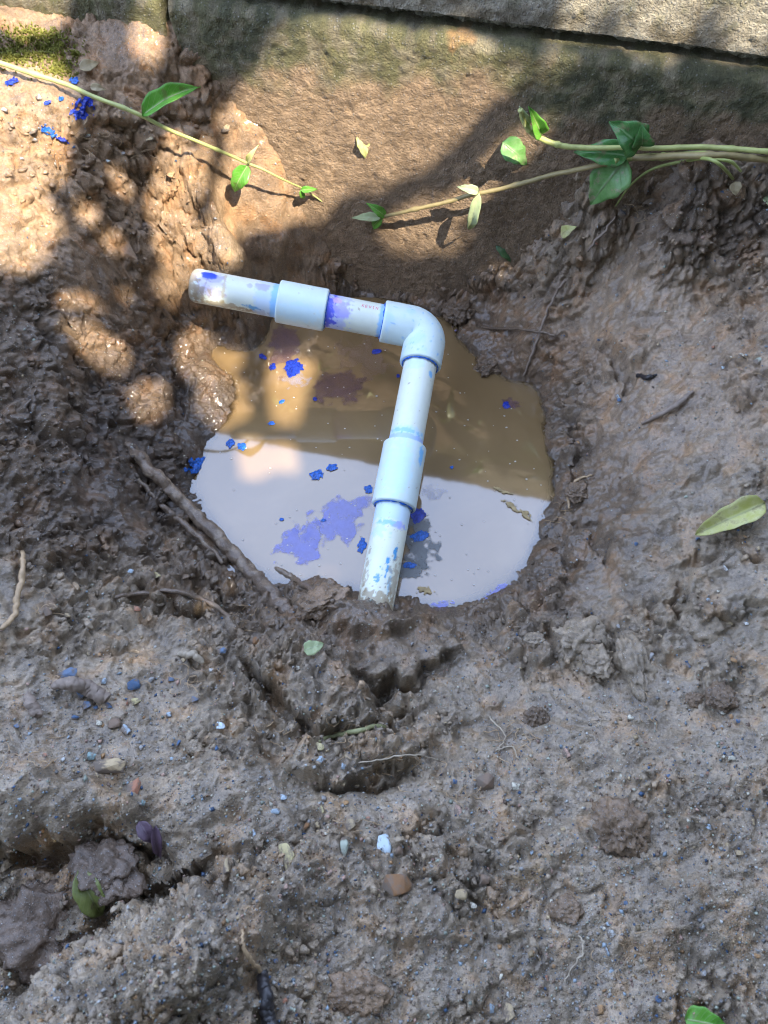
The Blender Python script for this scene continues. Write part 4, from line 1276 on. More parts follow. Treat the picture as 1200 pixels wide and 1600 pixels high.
loose_leaf('wilted_leaf', (785, 222), (822, 258), 34, ML_SPOT, 'wilted blotchy green leaf stuck to the wall foot below the curled stem tip', .010, .008, fold=.3, bend=.15, seed=20)
loose_leaf('yellow_leaf', (566, 206), (570, 248), 19, ML_YELLOW, 'slim yellow leaf stuck upright to the sunlit wall', .004, .010, fold=.4, bend=.1, seed=21)
loose_leaf('yellow_leaf', (876, 366), (901, 354), 17, ML_YELLOW, 'small round yellow leaf on dark soil under the spotted leaf', .003, .003, fold=.2, bend=.1, seed=22)
loose_leaf('green_leaf', (782, 372), (802, 412), 26, ML_DARK, 'small dark green leaf lying on the bank behind the pipe elbow', .003, .003, fold=.15, bend=.1, seed=23)
loose_leaf('dry_leaf', (125, 108), (155, 98), 14, ML_TAN, 'small pale tan dry leaf beside the moss', .004, .004, fold=.3, bend=.1, seed=24)
loose_leaf('dry_leaf', (141, 136), (166, 140), 10, ML_TAN, 'slim dry brown leaf under the stem near the moss', .003, .003, fold=.3, bend=.1, seed=25)
loose_leaf('fallen_leaf', (1196, 786), (1086, 836), 36, ML_YELLOW, 'long yellow green curled leaf lying on the mud at the right edge', .004, .005, fold=.9, bend=.06, tip=.6, seed=26)
loose_leaf('fallen_leaf', (122, 1358), (160, 1430), 34, ML_OLIVE, 'muddy olive green leaf standing in the gap at lower left', .010, .004, fold=.8, bend=.25, seed=27)
loose_leaf('fallen_leaf', (1070, 1592), (1140, 1606), 34, ML_GREEN, 'green leaf cut by the bottom edge of the picture', .004, .004, fold=.3, bend=.1, seed=28)
loose_leaf('round_leaf', (475, 1016), (506, 1006), 23, ML_PALE, 'small round pale green leaf on the cracked mud below the pipe', .006, .006, fold=.1, bend=.06, tip=.7, seed=29)
loose_leaf('green_leaf', (1186, 292), (1212, 330), 26, ML_PALE, 'pale green leaf cut by the right edge below the stems', .006, .004, fold=.3, bend=.1, seed=30)
loose_leaf('dry_leaf', (1148, 284), (1150, 306), 15, ML_TAN, 'small beige dry leaf hanging under the bent grass blade', .008, .006, fold=.3, bend=.1, seed=31)
loose_leaf('purple_leaf', (217, 1283), (240, 1318), 20, ML_PURPLE, 'shrivelled purple brown leaf above the gap at lower left', .004, .004, fold=.7, bend=.2, seed=32)
loose_leaf('purple_leaf', (243, 1290), (250, 1342), 14, ML_PURPLE, 'long dark purple leaf beside the shrivelled one at lower left', .006, .004, fold=.8, bend=.1, seed=33)
loose_leaf('dry_leaf', (884, 984), (900, 990), 11, ML_TAN, 'tiny orange brown leaf on a mud lump right of the puddle', .002, .002, fold=.3, bend=.1, seed=34)

# ================================================================== ROOTS AND TWIGS
M_ROOT = plain('muddy_root', (.15, .105, .07), .42, .5, 200, .0025)
M_ROOTT = plain('tan_root', (.36, .25, .14), .6, .35, 200, .0005)
M_ROOTP = plain('pale_root', (.34, .28, .20), .6, .3, 200, .0004)
M_BLACK = plain('black_stick', (.025, .022, .022), .4, .4, 200, .0005)
M_TWIG = plain('grey_twig', (.22, .17, .13), .7, .35, 160, .0006)
M_GTWIG = plain('green_twig', (.22, .22, .10), .6, .35, 160, .0006)


def rootlet(name, pts, wpx, mat, label, lift=.001, seg=8, group=None, rough=.10, seed=0, cat='root', wob=.0006):
    path = smooth_line([hit(p_[0], p_[1], p_[2] if len(p_) > 2 else lift) for p_ in pts], 7)
    g = np.random.default_rng(seed + 5)
    path = path + g.normal(size=path.shape) * wob * .5
    ppm = FPX / np.linalg.norm(path[0] - CAM)
    w = np.array(wpx if isinstance(wpx, (list, tuple)) else [wpx, wpx * .8, wpx * .3]) / 2 / ppm * (.65 if mat is M_ROOTP and max(wpx) < 8 else 1)
    if seg >= 12:
        path = smooth_line(path, 3)
    Vv, Ff = tube(path, list(w), seg, rough=rough * .4, seed=seed)
    cen = np.repeat(path, seg, 0)
    Vv = cen + (Vv - cen) * (1 + .30 * fbm3(Vv * MM / 5 + seed, 3, 33) + .16 * fbm3(Vv * MM / 1.6, 2, 36))[:, None]
    if mat is M_ROOT:
        o = solo(name, Vv, Ff, M_CLOD, label, cat, group)
        nvv = len(Vv); f_ = fbm3(Vv * MM / 6, 3, 39)
        set_col(o.data, 'tint', lerp(np.tile([.15, .105, .068], (nvv, 1)), (.25, .19, .13), sstep(.0, .5, f_))); set_val(o.data, 'wet', np.full(nvv, .75)); set_val(o.data, 'grain', np.full(nvv, .35))
        return o
    return solo(name, Vv, Ff, mat, label, cat, group)


rootlet('thick_root', [(196, 694, -.004), (230, 728, .004), (285, 785, .005), (340, 838, .005), (388, 890, .005), (432, 936, .002), (452, 960, -.006)], [14, 18, 20, 21, 20, 18], M_ROOT, 'thick mud coated root slanting into the left edge of the puddle', seg=22, rough=.05, seed=1, wob=.001)
rootlet('thick_root', [(215, 748, -.002), (255, 790, .003), (300, 830, .003), (350, 880, .000)], [7, 9, 7], M_ROOT, 'thinner muddy root running under the thick root', seg=14, rough=.07, seed=2, wob=.001)
rootlet('twig', [(416, 886), (440, 892, .006), (462, 905, .006), (490, 925, .003), (520, 940)], [7, 9, 8, 6], M_ROOT, 'short dark twig sticking over the near left edge of the puddle', seed=3, cat='twig')
rootlet('root', [(35, 862), (36, 892, .004), (28, 930, .004), (22, 960, .003), (2, 985)], [6, 8, 8, 5], M_ROOTT, 'orange tan root curling down at the left edge', seed=4)
rootlet('root', [(180, 932), (225, 926, .004), (275, 924, .005), (325, 940, .004), (375, 975)], [6, 8, 8, 6], M_ROOT, 'grey root arching over the hollow left of the pipe end', seed=5)
rootlet('root_piece', [(82, 1072, .003), (112, 1068, .006), (140, 1076, .006), (168, 1092, .004)], [10, 20, 22, 16], M_TWIG, 'thick bent grey root stub lying on blue shards at left', seg=16, rough=.05, seed=6)
rootlet('root_piece', [(40, 1086, .003), (50, 1100, .005), (56, 1118, .003)], [10, 16, 14], M_TWIG, 'short dark root stub at the left edge', seg=14, rough=.05, seed=7)
rootlet('root', [(278, 1022), (300, 1024, .003), (318, 1034, .002)], [9, 12, 7], M_ROOTP, 'pale grey root end poking out of the mud', seg=12, seed=8)
rootlet('root', [(600, 1134), (560, 1142, .004), (520, 1150, .004), (498, 1158)], [7, 7, 5], M_GTWIG, 'greenish stick lying across the crack below the pipe', seed=9, cat='stick')
rootlet('stick', [(1004, 662), (1030, 648, .004), (1060, 630, .004), (1082, 612)], [5, 8, 9, 5], M_TWIG, 'short grey stick on the right bank', seed=10, cat='stick')
rootlet('twig', [(818, 588), (832, 552, .003), (848, 505, .004), (862, 470, .004), (882, 438)], [3, 4.5, 4, 3], M_TWIG, 'long thin dark twig running up the bank right of the elbow', seed=11, cat='twig')
rootlet('twig', [(918, 392), (940, 366, .004), (962, 338, .004)], [3, 4, 2], M_TWIG, 'thin twig under the spotted leaf', seed=12, cat='twig')
rootlet('twig', [(712, 506), (760, 512, .003), (830, 516, .003), (870, 524)], [3, 4, 3], M_ROOT, 'thin dark twig lying level right of the elbow', seed=13, cat='twig')
rootlet('root', [(890, 795), (888, 775, .004), (900, 752, .004), (925, 742)], [4, 6, 5, 3], M_ROOTT, 'tan root loop at the right shore of the puddle', seed=14)
rootlet('stick', [(410, 1520, .004), (414, 1550, .005), (420, 1585, .005), (424, 1625, .004)], [14, 17, 18, 18], M_BLACK, 'black stick cut by the bottom edge of the picture', seg=12, rough=.05, seed=15, cat='stick')
rootlet('root', [(377, 1455), (382, 1485, .003), (395, 1505, .003), (411, 1522)], [4, 6, 6, 5], M_ROOTT, 'tan root leading to the black stick', seed=16)
rootlet('root', [(905, 1462), (912, 1480, .003), (902, 1500, .003), (890, 1520), (882, 1535)], [4, 5, 4, 3], M_ROOTP, 'thin pale root in the right foreground mud', seed=17)
rootlet('twig', [(996, 586), (1012, 590, .002), (1026, 586)], [6, 7, 3], M_BLACK, 'tiny black twig on the right bank', seed=18, cat='twig')
rootlet('root', [(764, 1120), (790, 1150, .002), (776, 1172, .002), (800, 1166), (810, 1185)], [3, 4, 3], M_ROOTP, 'pale hair root beside the dark crumb in the near mud', seed=19)
rootlet('root', [(560, 1192), (600, 1186, .003), (640, 1180, .003), (688, 1188)], [3, 4, 3], M_ROOTP, 'pale root lying over the second crack', seed=20)
rootlet('root', [(822, 262, .004), (818, 300, .006), (812, 330, .004), (808, 352)], [3, 5, 4, 3], M_ROOTT, 'brown hanging root below the wilted leaf', seed=21)
rootlet('twig', [(653, 150, .001), (650, 170, .002), (646, 190, .001)], [2.5, 4, 2.5], M_BLACK, 'small dark splinter on the sunlit wall', seed=22, cat='twig')
rootlet('twig', [(530, 148, .001), (548, 160, .002), (566, 162, .002), (582, 180, .001)], [2, 3, 2], M_TWIG, 'fine root clinging to the wall above the yellow leaf', seed=23, cat='root')
# hair roots: too many and too fine to count
hv, hf = [], []
for (cx, cy, n_, spread, ln) in [(140, 225, 16, 40, 36), (215, 240, 8, 30, 30), (540, 1150, 16, 60, 45), (640, 1190, 16, 45, 40), (290, 1068, 16, 45, 40), (800, 1155, 14, 40, 36), (840, 210, 10, 30, 34), (60, 950, 8, 30, 30), (740, 890, 6, 30, 26), (870, 800, 8, 24, 28), (380, 960, 10, 40, 34),
                                 (720, 1245, 10, 30, 30), (1010, 1120, 10, 40, 30), (1160, 560, 8, 30, 30), (990, 330, 8, 40, 30), (430, 1130, 8, 40, 30), (960, 1510, 8, 60, 40), (560, 1280, 8, 50, 30), (1150, 1080, 8, 40, 30), (50, 1180, 10, 50, 40)]:
    for _ in range(n_):
        x, y = RNG.normal(cx, spread * .5), RNG.normal(cy, spread * .35)
        a = RNG.uniform(0, 6.28); pts = []
        for k in range(4):
            pts.append(hit(x, y, .0008 + .0016 * RNG.random()))
            a += RNG.normal() * .8; x += math.cos(a) * ln / 4; y += math.sin(a) * ln / 4 * .7
        Vv, Ff = tube(smooth_line(pts, 4), [RNG.uniform(.00016, .00032), .0001], 5, cap=False)
        o_ = sum(len(q) for q in hv); hv.append(Vv); hf += [tuple(i + o_ for i in f) for f in Ff]
solo('hair_roots', np.concatenate(hv), hf, M_ROOTT, 'fine pale hair roots tangled in the mud', 'roots', kind='stuff')

# ================================================================== CLODS
def rock_mesh(name, sub, amp, seed, mat, flat=(1, 1, .7), lump=1.0):
    import bmesh
    bm = bmesh.new(); bmesh.ops.create_icosphere(bm, subdivisions=sub, radius=1.0)
    co = np.array([v.co[:] for v in bm.verts])
    th = co * 1.0
    d = fbm(th[:, 0] * 1.1 * lump + th[:, 2] * .7 + seed, th[:, 1] * 1.1 * lump - th[:, 2] * .6 + seed * 2, 4, seed % 50, .6)
    d2 = fbm(th[:, 0] * 1.3 * lump - th[:, 1] * .5 + 9, th[:, 2] * 1.3 * lump + seed, 3, seed % 50 + 3, .6)
    co = co * (1 + amp * (d + d2))[:, None] * np.array(flat)
    for v, c in zip(bm.verts, co): v.co = Vector(c)
    me = bpy.data.meshes.new(name); bm.to_mesh(me); bm.free()
    me.materials.append(mat)
    me.polygons.foreach_set('use_smooth', np.ones(len(me.polygons), dtype=bool))
    return me


def clod(cx, cy, rx, ry, rot, label, tintc, seed, sink=.35, hgt=.62):
    P = hit(cx, cy)
    k = np.linalg.norm(P - CAM) / FPX
    me = rock_mesh('mud_clod', 5, 0.0, seed, M_CLOD, flat=(1, 1, 1))
    co = np.zeros(len(me.vertices) * 3, dtype=np.float32); me.vertices.foreach_get('co', co); co = co.reshape(-1, 3).astype(float)
    f1 = fbm3(co * 1.3 + seed * 5.3, 3, 11); f2 = fbm3(co * 4.5 + seed, 4, 15, .7)
    co *= (0.95 + .42 * f1 + .13 * f2 + .05 * np.abs(fbm3(co * 11, 2, 21)))[:, None]
    hz = min(rx, ry) * hgt
    co = co * np.array([rx * k, ry * k * 1.25, hz * k * 1.3])
    me.vertices.foreach_set('co', co.ravel()); me.update()
    n_ = len(co)
    set_col(me, 'tint', np.tile(tintc, (n_, 1)) * (1 + .2 * fbm(co[:, 0] * 400, co[:, 1] * 400, 3, 27))[:, None]); set_val(me, 'wet', np.full(n_, .45)); set_val(me, 'grain', np.full(n_, .6))
    o = link('mud_clod', me, None, label, 'clod', 'lumps of mud broken off around the hole')
    o.location = (float(P[0]), float(P[1]), float(P[2] + hz * k * (1 - sink * 2)))
    o.rotation_euler = (RNG.normal() * .15, RNG.normal() * .15, R(rot))
    return o


clod(1108, 980, 38, 30, -10, 'rounded grey mud clod below the big slab at the right edge', GREY, 3)
clod(992, 1046, 24, 42, 10, 'upright finger shaped mud clod right of the puddle, in the foreground', GREY * .9, 4, hgt=.8)
clod(912, 1000, 44, 26, 15, 'wide crumbly clod between puddle and upright clod', GREY, 5)
clod(930, 1034, 22, 20, 0, 'small crumbly clod touching the wide one', GREY * .95, 6)
clod(968, 1290, 36, 34, 20, 'dark brown soft clod in the right foreground', BROWN * 1.25, 7, sink=.5)
clod(836, 1124, 18, 14, 0, 'small dark crumb of mud in the smooth near mud', BROWN * .9, 8)
clod(1122, 1090, 20, 16, 30, 'dark brown crumb below the rounded clod at right', BROWN, 9)
clod(836, 1000, 16, 9, 0, 'flat little crumb just below the puddle edge', GREY * .9, 10)
clod(498, 940, 38, 20, 12, 'lumpy wet clod at the puddle edge left of the pipe end', BROWN * 1.3, 11)
clod(1085, 1095, 12, 10, 0, 'tiny brown crumb left of the dark crumb at right', BROWN * 1.2, 12)
clod(170, 1360, 46, 30, -20, 'dark lump in the gap beside the olive leaf', DARK * 1.6, 13, sink=.5)
clod(60, 1455, 60, 42, -30, 'large dark lump in the gully at lower left', DARK * 1.8, 14, sink=.55)
clod(885, 1420, 24, 16, 10, 'brown sunken crumb in the right foreground mud', BROWN * 1.3, 15, sink=.5)
clod(720, 488, 26, 18, 30, 'dark crumbly lump against the elbow', BROWN * .95, 16)
clod(762, 575, 22, 14, 30, 'small wet lump at the far right shore', BROWN, 17)
clod(560, 1550, 36, 20, 0, 'flat brown crumb at the bottom of the picture', BROWN * 1.5, 18, sink=.5)
clod(905, 770, 20, 13, 40, 'crumb of wet mud beside the tan root loop', BROWN * 1.1, 19)
clod(300, 1170, 16, 10, 0, 'small grey crumb among the pebbles at left', GREY, 20)

# ================================================================== PEBBLES
M_PEB = plain('pebble', (1, 1, 1), .45, .35, 500, .0003, obj_color=True)
_n, _l = M_PEB.node_tree.nodes, M_PEB.node_tree.links       # mud clings to the lower half of every stone
_b = next(q for q in _n if q.type == 'BSDF_PRINCIPLED'); _src = _b.inputs['Base Color'].links[0].from_socket
_tc = _n.new('ShaderNodeTexCoord'); _sp = _n.new('ShaderNodeSeparateXYZ'); _l.new(_tc.outputs['Object'], _sp.inputs[0])
_nz = node(_n, 'ShaderNodeTexNoise', Scale=2.6, Detail=4.0, Roughness=.65); _l.new(_tc.outputs['Object'], _nz.inputs['Vector'])
_ad = node(_n, 'ShaderNodeMath', operation='MULTIPLY_ADD'); _l.new(_nz.outputs['Fac'], _ad.inputs[0]); _ad.inputs[1].default_value = 1.3; _l.new(_sp.outputs[2], _ad.inputs[2])
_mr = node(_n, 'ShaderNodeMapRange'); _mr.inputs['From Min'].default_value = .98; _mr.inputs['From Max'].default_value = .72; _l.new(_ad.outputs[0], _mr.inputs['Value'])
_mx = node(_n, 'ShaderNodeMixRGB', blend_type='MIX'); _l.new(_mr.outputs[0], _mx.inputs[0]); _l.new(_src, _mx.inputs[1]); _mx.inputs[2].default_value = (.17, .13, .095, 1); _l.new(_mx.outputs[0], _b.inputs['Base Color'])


def chip_mesh(seed, flat):
    import bmesh
    g = np.random.default_rng(seed)
    bm = bmesh.new()
    for p_ in g.normal(size=(11, 3)):
        p_ = p_ / np.linalg.norm(p_) * g.uniform(.85, 1.05)
        bm.verts.new(Vector(p_ * np.array(flat)))
    bmesh.ops.convex_hull(bm, input=bm.verts)
    bmesh.ops.delete(bm, geom=[v for v in bm.verts if not v.link_faces], context='VERTS')
    bmesh.ops.bevel(bm, geom=bm.edges[:], offset=.07, segments=2, profile=.6, affect='EDGES', clamp_overlap=True)
    bmesh.ops.triangulate(bm, faces=bm.faces[:])
    me = bpy.data.meshes.new('pebble'); bm.to_mesh(me); bm.free()
    me.materials.append(M_PEB)
    me.polygons.foreach_set('use_smooth', np.ones(len(me.polygons), dtype=bool))
    return me


PEB = [chip_mesh(60 + k, f) for k, f in enumerate([(1, .8, .55), (1, .7, .5), (.9, .9, .6), (1, .6, .45), (1, .85, .4), (.85, 1, .65), (1, .75, .5), (1, .9, .6)])]
CC = {'white': (.55, .55, .51), 'blue white': (.52, .62, .66), 'pale blue': (.34, .42, .47), 'blue': (.10, .15, .23), 'dark blue': (.06, .12, .22), 'teal': (.22, .32, .31), 'rust brown': (.26, .13, .05), 'brown': (.22, .15, .10), 'tan': (.46, .35, .20),
      'yellow tan': (.52, .44, .22), 'pink': (.50, .32, .24), 'orange': (.40, .23, .10), 'grey': (.34, .33, .31), 'green grey': (.42, .46, .36), 'cream': (.58, .54, .42), 'red brown': (.36, .16, .09), 'black': (.03, .03, .035)}
npeb = [0]


def pebble(px, py, w, h, rot, c, label, group=None, sink=.10, name='pebble'):
    P = hit(px, py); k = np.linalg.norm(P - CAM) / FPX
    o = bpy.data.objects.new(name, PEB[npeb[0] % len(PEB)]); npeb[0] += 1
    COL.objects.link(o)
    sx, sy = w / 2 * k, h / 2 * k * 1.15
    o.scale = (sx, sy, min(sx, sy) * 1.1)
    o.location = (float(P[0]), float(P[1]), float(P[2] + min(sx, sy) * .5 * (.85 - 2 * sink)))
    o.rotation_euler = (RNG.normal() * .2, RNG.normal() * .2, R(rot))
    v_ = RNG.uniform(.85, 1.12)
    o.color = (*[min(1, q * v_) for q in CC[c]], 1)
    o['label'] = label; o['category'] = 'pebble' if name == 'pebble' else 'stone'
    if group: o['group'] = group
    return o


for a in [
    (600, 1320, 30, 44, 5, 'blue white', 'smooth blue white pebble, brightest in the foreground'), (620, 1382, 50, 54, 20, 'rust brown', 'rust brown angular stone below the white pebble'),
    (758, 1222, 34, 30, 0, 'brown', 'round grey brown pebble beside a pale one in the middle foreground'), (800, 1230, 25, 22, 0, 'cream', 'pale cream pebble right of the round brown one'),
    (716, 1268, 16, 24, 0, 'pink', 'small pink pebble below the hair roots'), (1019, 1029, 15, 18, 0, 'grey', 'light grey pebble beside the upright clod'),
    (983, 1124, 18, 14, 30, 'cream', 'cream pebble in the smooth right mud'), (885, 1177, 17, 15, 0, 'pink', 'pinkish pebble alone in the near mud right of centre'),
    (1144, 1033, 15, 12, 0, 'orange', 'orange pebble below the rounded clod'), (345, 1135, 21, 20, 0, 'blue white', 'pale blue white pebble left of the long crack'),
    (347, 1018, 19, 13, 0, 'blue', 'blue stone chip in the left bank above the pebbles'), (328, 1048, 12, 12, 0, 'white', 'small white pebble under the blue chip at left'),
    (305, 1095, 18, 16, 0, 'blue', 'bright blue pebble among hair roots at left'), (240, 1067, 22, 18, 20, 'grey', 'pale grey pebble right of the bent root stub'),
    (263, 1118, 15, 13, 0, 'pale blue', 'pale blue pebble below the grey one at left'), (198, 1140, 18, 18, 20, 'pale blue', 'light blue pebble beside a brown one at left'),
    (180, 1132, 24, 24, 30, 'brown', 'brown pebble touching the light blue one at left'), (155, 1130, 13, 13, 0, 'cream', 'tiny cream pebble left of the brown one'),
    (172, 1197, 58, 24, 0, 'tan', 'wide flat tan stone at the left'), (140, 1183, 26, 22, 0, 'teal', 'pale teal pebble above the flat tan stone'),
    (212, 1098, 40, 16, 5, 'yellow tan', 'long yellow tan stone under the bent root stub'), (280, 1165, 12, 18, 0, 'dark blue', 'dark blue pebble below the pale blue one'),
    (105, 963, 17, 12, 0, 'tan', 'light tan pebble at the left near the tan root'), (76, 957, 17, 14, 0, 'brown', 'small brown pebble by the tan root'),
    (518, 937, 15, 11, 0, 'cream', 'cream pebble on the wet clod left of the pipe end'), (500, 1167, 17, 22, 10, 'yellow tan', 'yellow pebble in the crack below the pipe'),
    (498, 1187, 20, 14, -20, 'pale blue', 'pale blue pebble just under the yellow one'), (534, 1198, 13, 18, 0, 'pale blue', 'upright blue grey pebble in the second slab'),
    (452, 1340, 40, 56, 20, 'yellow tan', 'flat yellow tan stone in the left foreground'), (545, 1331, 32, 40, 30, 'green grey', 'flat green grey stone left of the white pebble'),
    (353, 1355, 15, 34, 5, 'tan', 'slim upright tan stone in the left foreground'), (396, 1300, 13, 14, 0, 'pale blue', 'pale blue oval pebble above the flat yellow stone'),
    (430, 1268, 19, 12, 0, 'pale blue', 'oval pale blue pebble below the second crack'), (443, 1246, 15, 14, 0, 'pale blue', 'bluish pebble near the second crack'),
    (210, 1232, 24, 32, 0, 'red brown', 'reddish brown stone at the left above the overhang'), (222, 1255, 12, 16, 0, 'teal', 'teal pebble under the reddish stone'),
    (549, 1290, 22, 24, 0, 'tan', 'rounded tan pebble above the green grey stone'), (480, 1296, 18, 20, 0, 'rust brown', 'rust brown pebble above the flat yellow stone'),
    (494, 1290, 16, 15, 0, 'tan', 'tan pebble touching the rust brown one'), (503, 1265, 12, 12, 0, 'yellow tan', 'small yellow pebble below the second crack'),
    (720, 1398, 24, 22, 0, 'tan', 'grey tan pebble right of the rust brown stone'), (739, 1415, 14, 14, 0, 'cream', 'small cream pebble beside the grey tan one'),
    (622, 1328, 19, 18, 0, 'brown', 'brown pebble touching the brightest white one'), (752, 1375, 28, 26, 0, 'brown', 'muddy brown stone above the grey tan pebble'),
    (955, 1460, 15, 16, 0, 'white', 'white pebble in a small cluster at right foreground'), (944, 1453, 9, 10, 0, 'cream', 'cream grain touching the white cluster pebble'), (948, 1445, 10, 9, 0, 'pale blue', 'blue grain on top of the white pebble cluster'),
    (948, 1486, 9, 11, 0, 'pale blue', 'pale grain below the white pebble cluster'), (977, 1411, 10, 9, 0, 'blue', 'bright blue grain in the right foreground'), (1153, 1333, 15, 13, 0, 'tan', 'tan pebble near the right edge'),
    (935, 1578, 19, 16, 0, 'orange', 'orange pebble at the bottom right'), (765, 1576, 14, 22, 0, 'pale blue', 'pale blue oval pebble at the bottom'), (795, 1585, 22, 34, -10, 'tan', 'large tan stone at the bottom edge'),
    (784, 1530, 12, 18, 0, 'cream', 'cream pebble above the bottom tan stone'), (792, 1555, 10, 13, 0, 'white', 'white grain above the bottom tan stone'),
    (1132, 889, 13, 10, 0, 'white', 'white pebble on top of the big slab at right'), (1142, 1185, 15, 10, 0, 'cream', 'flat cream pebble at the right'), (1128, 1113, 12, 13, 0, 'cream', 'cream pebble beside the dark crumb at right'), (1140, 1121, 12, 10, 0, 'orange', 'orange pebble beside the dark crumb at right'),
    (1150, 1128, 12, 11, 0, 'dark blue', 'dark blue pebble right of the orange one'), (1115, 1138, 10, 12, 0, 'orange', 'small orange pebble left of the dark blue one'), (645, 1009, 11, 11, 0, 'grey', 'light pebble on the slab right of the pipe end'),
    (52, 207, 14, 20, 0, 'tan', 'tan pebble among blue stains at upper left'), (62, 154, 12, 12, 0, 'cream', 'cream pebble near the stem at upper left'), (8, 174, 10, 9, 0, 'grey', 'grey pebble at the upper left edge'), (234, 220, 16, 11, 0, 'tan', 'tan pebble beside the stem shadow'),
    (352, 203, 18, 14, 0, 'tan', 'tan pebble at the soil edge against the wall'), (1040, 214, 10, 9, 0, 'blue white', 'pale blue pebble at the wall foot on the right'), (1020, 213, 8, 7, 0, 'blue white', 'small pale pebble left of the blue one at the wall foot'),
    (1186, 280, 16, 12, 0, 'black', 'black lump at the right edge under the stems'), (970, 335, 20, 14, 0, 'black', 'dark lump of charcoal below the spotted leaf'), (245, 900, 22, 14, 10, 'yellow tan', 'yellow brown stone on the left bank near the arching root'),
    (205, 894, 12, 13, 0, 'pale blue', 'pale blue chip left of the arching root'), (215, 952, 16, 14, 0, 'red brown', 'reddish chip in the hollow under the arching root'), (398, 1003, 20, 18, 0, 'rust brown', 'rusty brown stone left of the round pale leaf'),
    (310, 985, 14, 10, 0, 'orange', 'orange chip under the arching root'), (466, 1045, 12, 10, 0, 'cream', 'cream pebble on the lifted slab'), (902, 585, 12, 10, 0, 'orange', 'orange pebble at the right shore'), (902, 693, 10, 9, 0, 'orange', 'small orange pebble on the right shore'),
    (965, 622, 11, 10, 0, 'blue white', 'white chip on the right bank'), (967, 626, 9, 9, 0, 'dark blue', 'dark chip under the white one on the right bank'), (1160, 558, 20, 11, 0, 'cream', 'pale flat stone on the right bank'), (1184, 565, 22, 13, 20, 'green grey', 'flat green grey stone at the right edge'),
    (1127, 576, 9, 9, 0, 'blue white', 'bright grain on the right bank'), (140, 310, 10, 8, 0, 'cream', 'small cream pebble on the sunlit left soil'), (1090, 845, 12, 10, 0, 'dark blue', 'dark pebble below the long yellow leaf'), (1162, 840, 10, 9, 0, 'orange', 'orange grain below the long yellow leaf'),
    (1075, 1040, 9, 9, 0, 'blue', 'blue grain right of the upright clod'), (1140, 975, 10, 9, 0, 'tan', 'tan grain beside the rounded clod'), (1165, 975, 9, 9, 0, 'white', 'white grain right of the rounded clod'),
]:
    pebble(*a)
# bits of blue and purple stone chips around the bent root stub
for a in [(105, 1055, 44, 20, 10, 'blue', 'flat blue shard behind the bent root stub'), (124, 1085, 24, 34, 30, 'blue', 'blue shard under the bent root stub'), (138, 1104, 22, 18, 0, 'blue', 'bright blue shard at the tip of the root stub'), (118, 1125, 26, 13, -20, 'dark blue', 'dark blue shard below the root stub'),
          (26, 1136, 18, 10, 0, 'blue', 'blue chip at the left edge'), (170, 1103, 18, 10, 0, 'dark blue', 'dark blue chip right of the root stub'), (210, 1072, 26, 26, 30, 'dark blue', 'dark slate chip among hair roots'), (268, 1062, 14, 12, 0, 'blue', 'blue chip by the hair roots'),
          (162, 1066, 14, 13, 0, 'pale blue', 'pale blue chip above the hair roots'), (708, 1222, 14, 14, 0, 'dark blue', 'dark blue grain above the pink pebble')]:
    pebble(*a)
# small pebbles nobody could tell apart
zones = [((30, 1010, 380, 1240), 46, 'small pebble in the pebbly mud at left', 'small pebbles in the left mud'), ((400, 1200, 720, 1480), 46, 'small pebble in the mud of the middle foreground', 'small pebbles in the middle foreground'),
         ((740, 1160, 1190, 1590), 46, 'small pebble in the mud of the right foreground', 'small pebbles in the right foreground'), ((60, 1400, 480, 1590), 50, 'coarse grain on the sandy ridge at lower left', 'coarse grains on the lower left ridge'),
         ((900, 850, 1190, 1100), 20, 'small pebble near the clods at right', 'small pebbles near the right clods'), ((930, 230, 1190, 560), 18, 'small pebble on the right bank', 'small pebbles on the right bank'), ((0, 120, 300, 330), 16, 'small pebble on the sunlit soil at upper left', 'small pebbles on the sunlit soil')]
MARKS = [('rust brown stone', 620, 1382), ('black stick', 418, 1560), ('olive leaf', 140, 1395), ('soft dark clod', 968, 1290), ('white pebble cluster', 955, 1460), ('bottom tan stone', 795, 1585), ('flat tan stone', 172, 1197),
         ('bent root stub', 125, 1075), ('long crack', 440, 1100), ('round brown pebble', 758, 1222), ('green leaf at the bottom edge', 1100, 1597), ('rounded clod', 1108, 980), ('upright clod', 992, 1046), ('second crack', 555, 1222), ('flat yellow stone', 452, 1340),
         ('reddish brown stone', 210, 1232), ('grey root arch', 275, 924), ('pale blue white pebble', 345, 1135), ('cream pebble in the smooth mud', 983, 1124), ('grey tan pebble', 720, 1398), ('sunken brown crumb', 885, 1420), ('slim upright tan stone', 353, 1355),
         ('tan pebble at the right edge', 1153, 1333), ('orange pebble at bottom right', 935, 1578), ('long yellow leaf', 1140, 810), ('grey stick', 1040, 640), ('spotted leaf', 950, 285), ('pale flat stone', 1160, 558), ('small yellow leaf', 888, 360), ('blue splash', 130, 168),
         ('moss', 70, 90), ('long tan root', 28, 930), ('purple leaf', 235, 1305), ('big slab', 1135, 925), ('dark brown crumb', 1122, 1090), ('bent grass blade', 1100, 255), ('tan pebble by the stem shadow', 234, 220), ('tan root by the stick', 392, 1490), ('flat brown crumb', 560, 1550)]
used_labels = set()


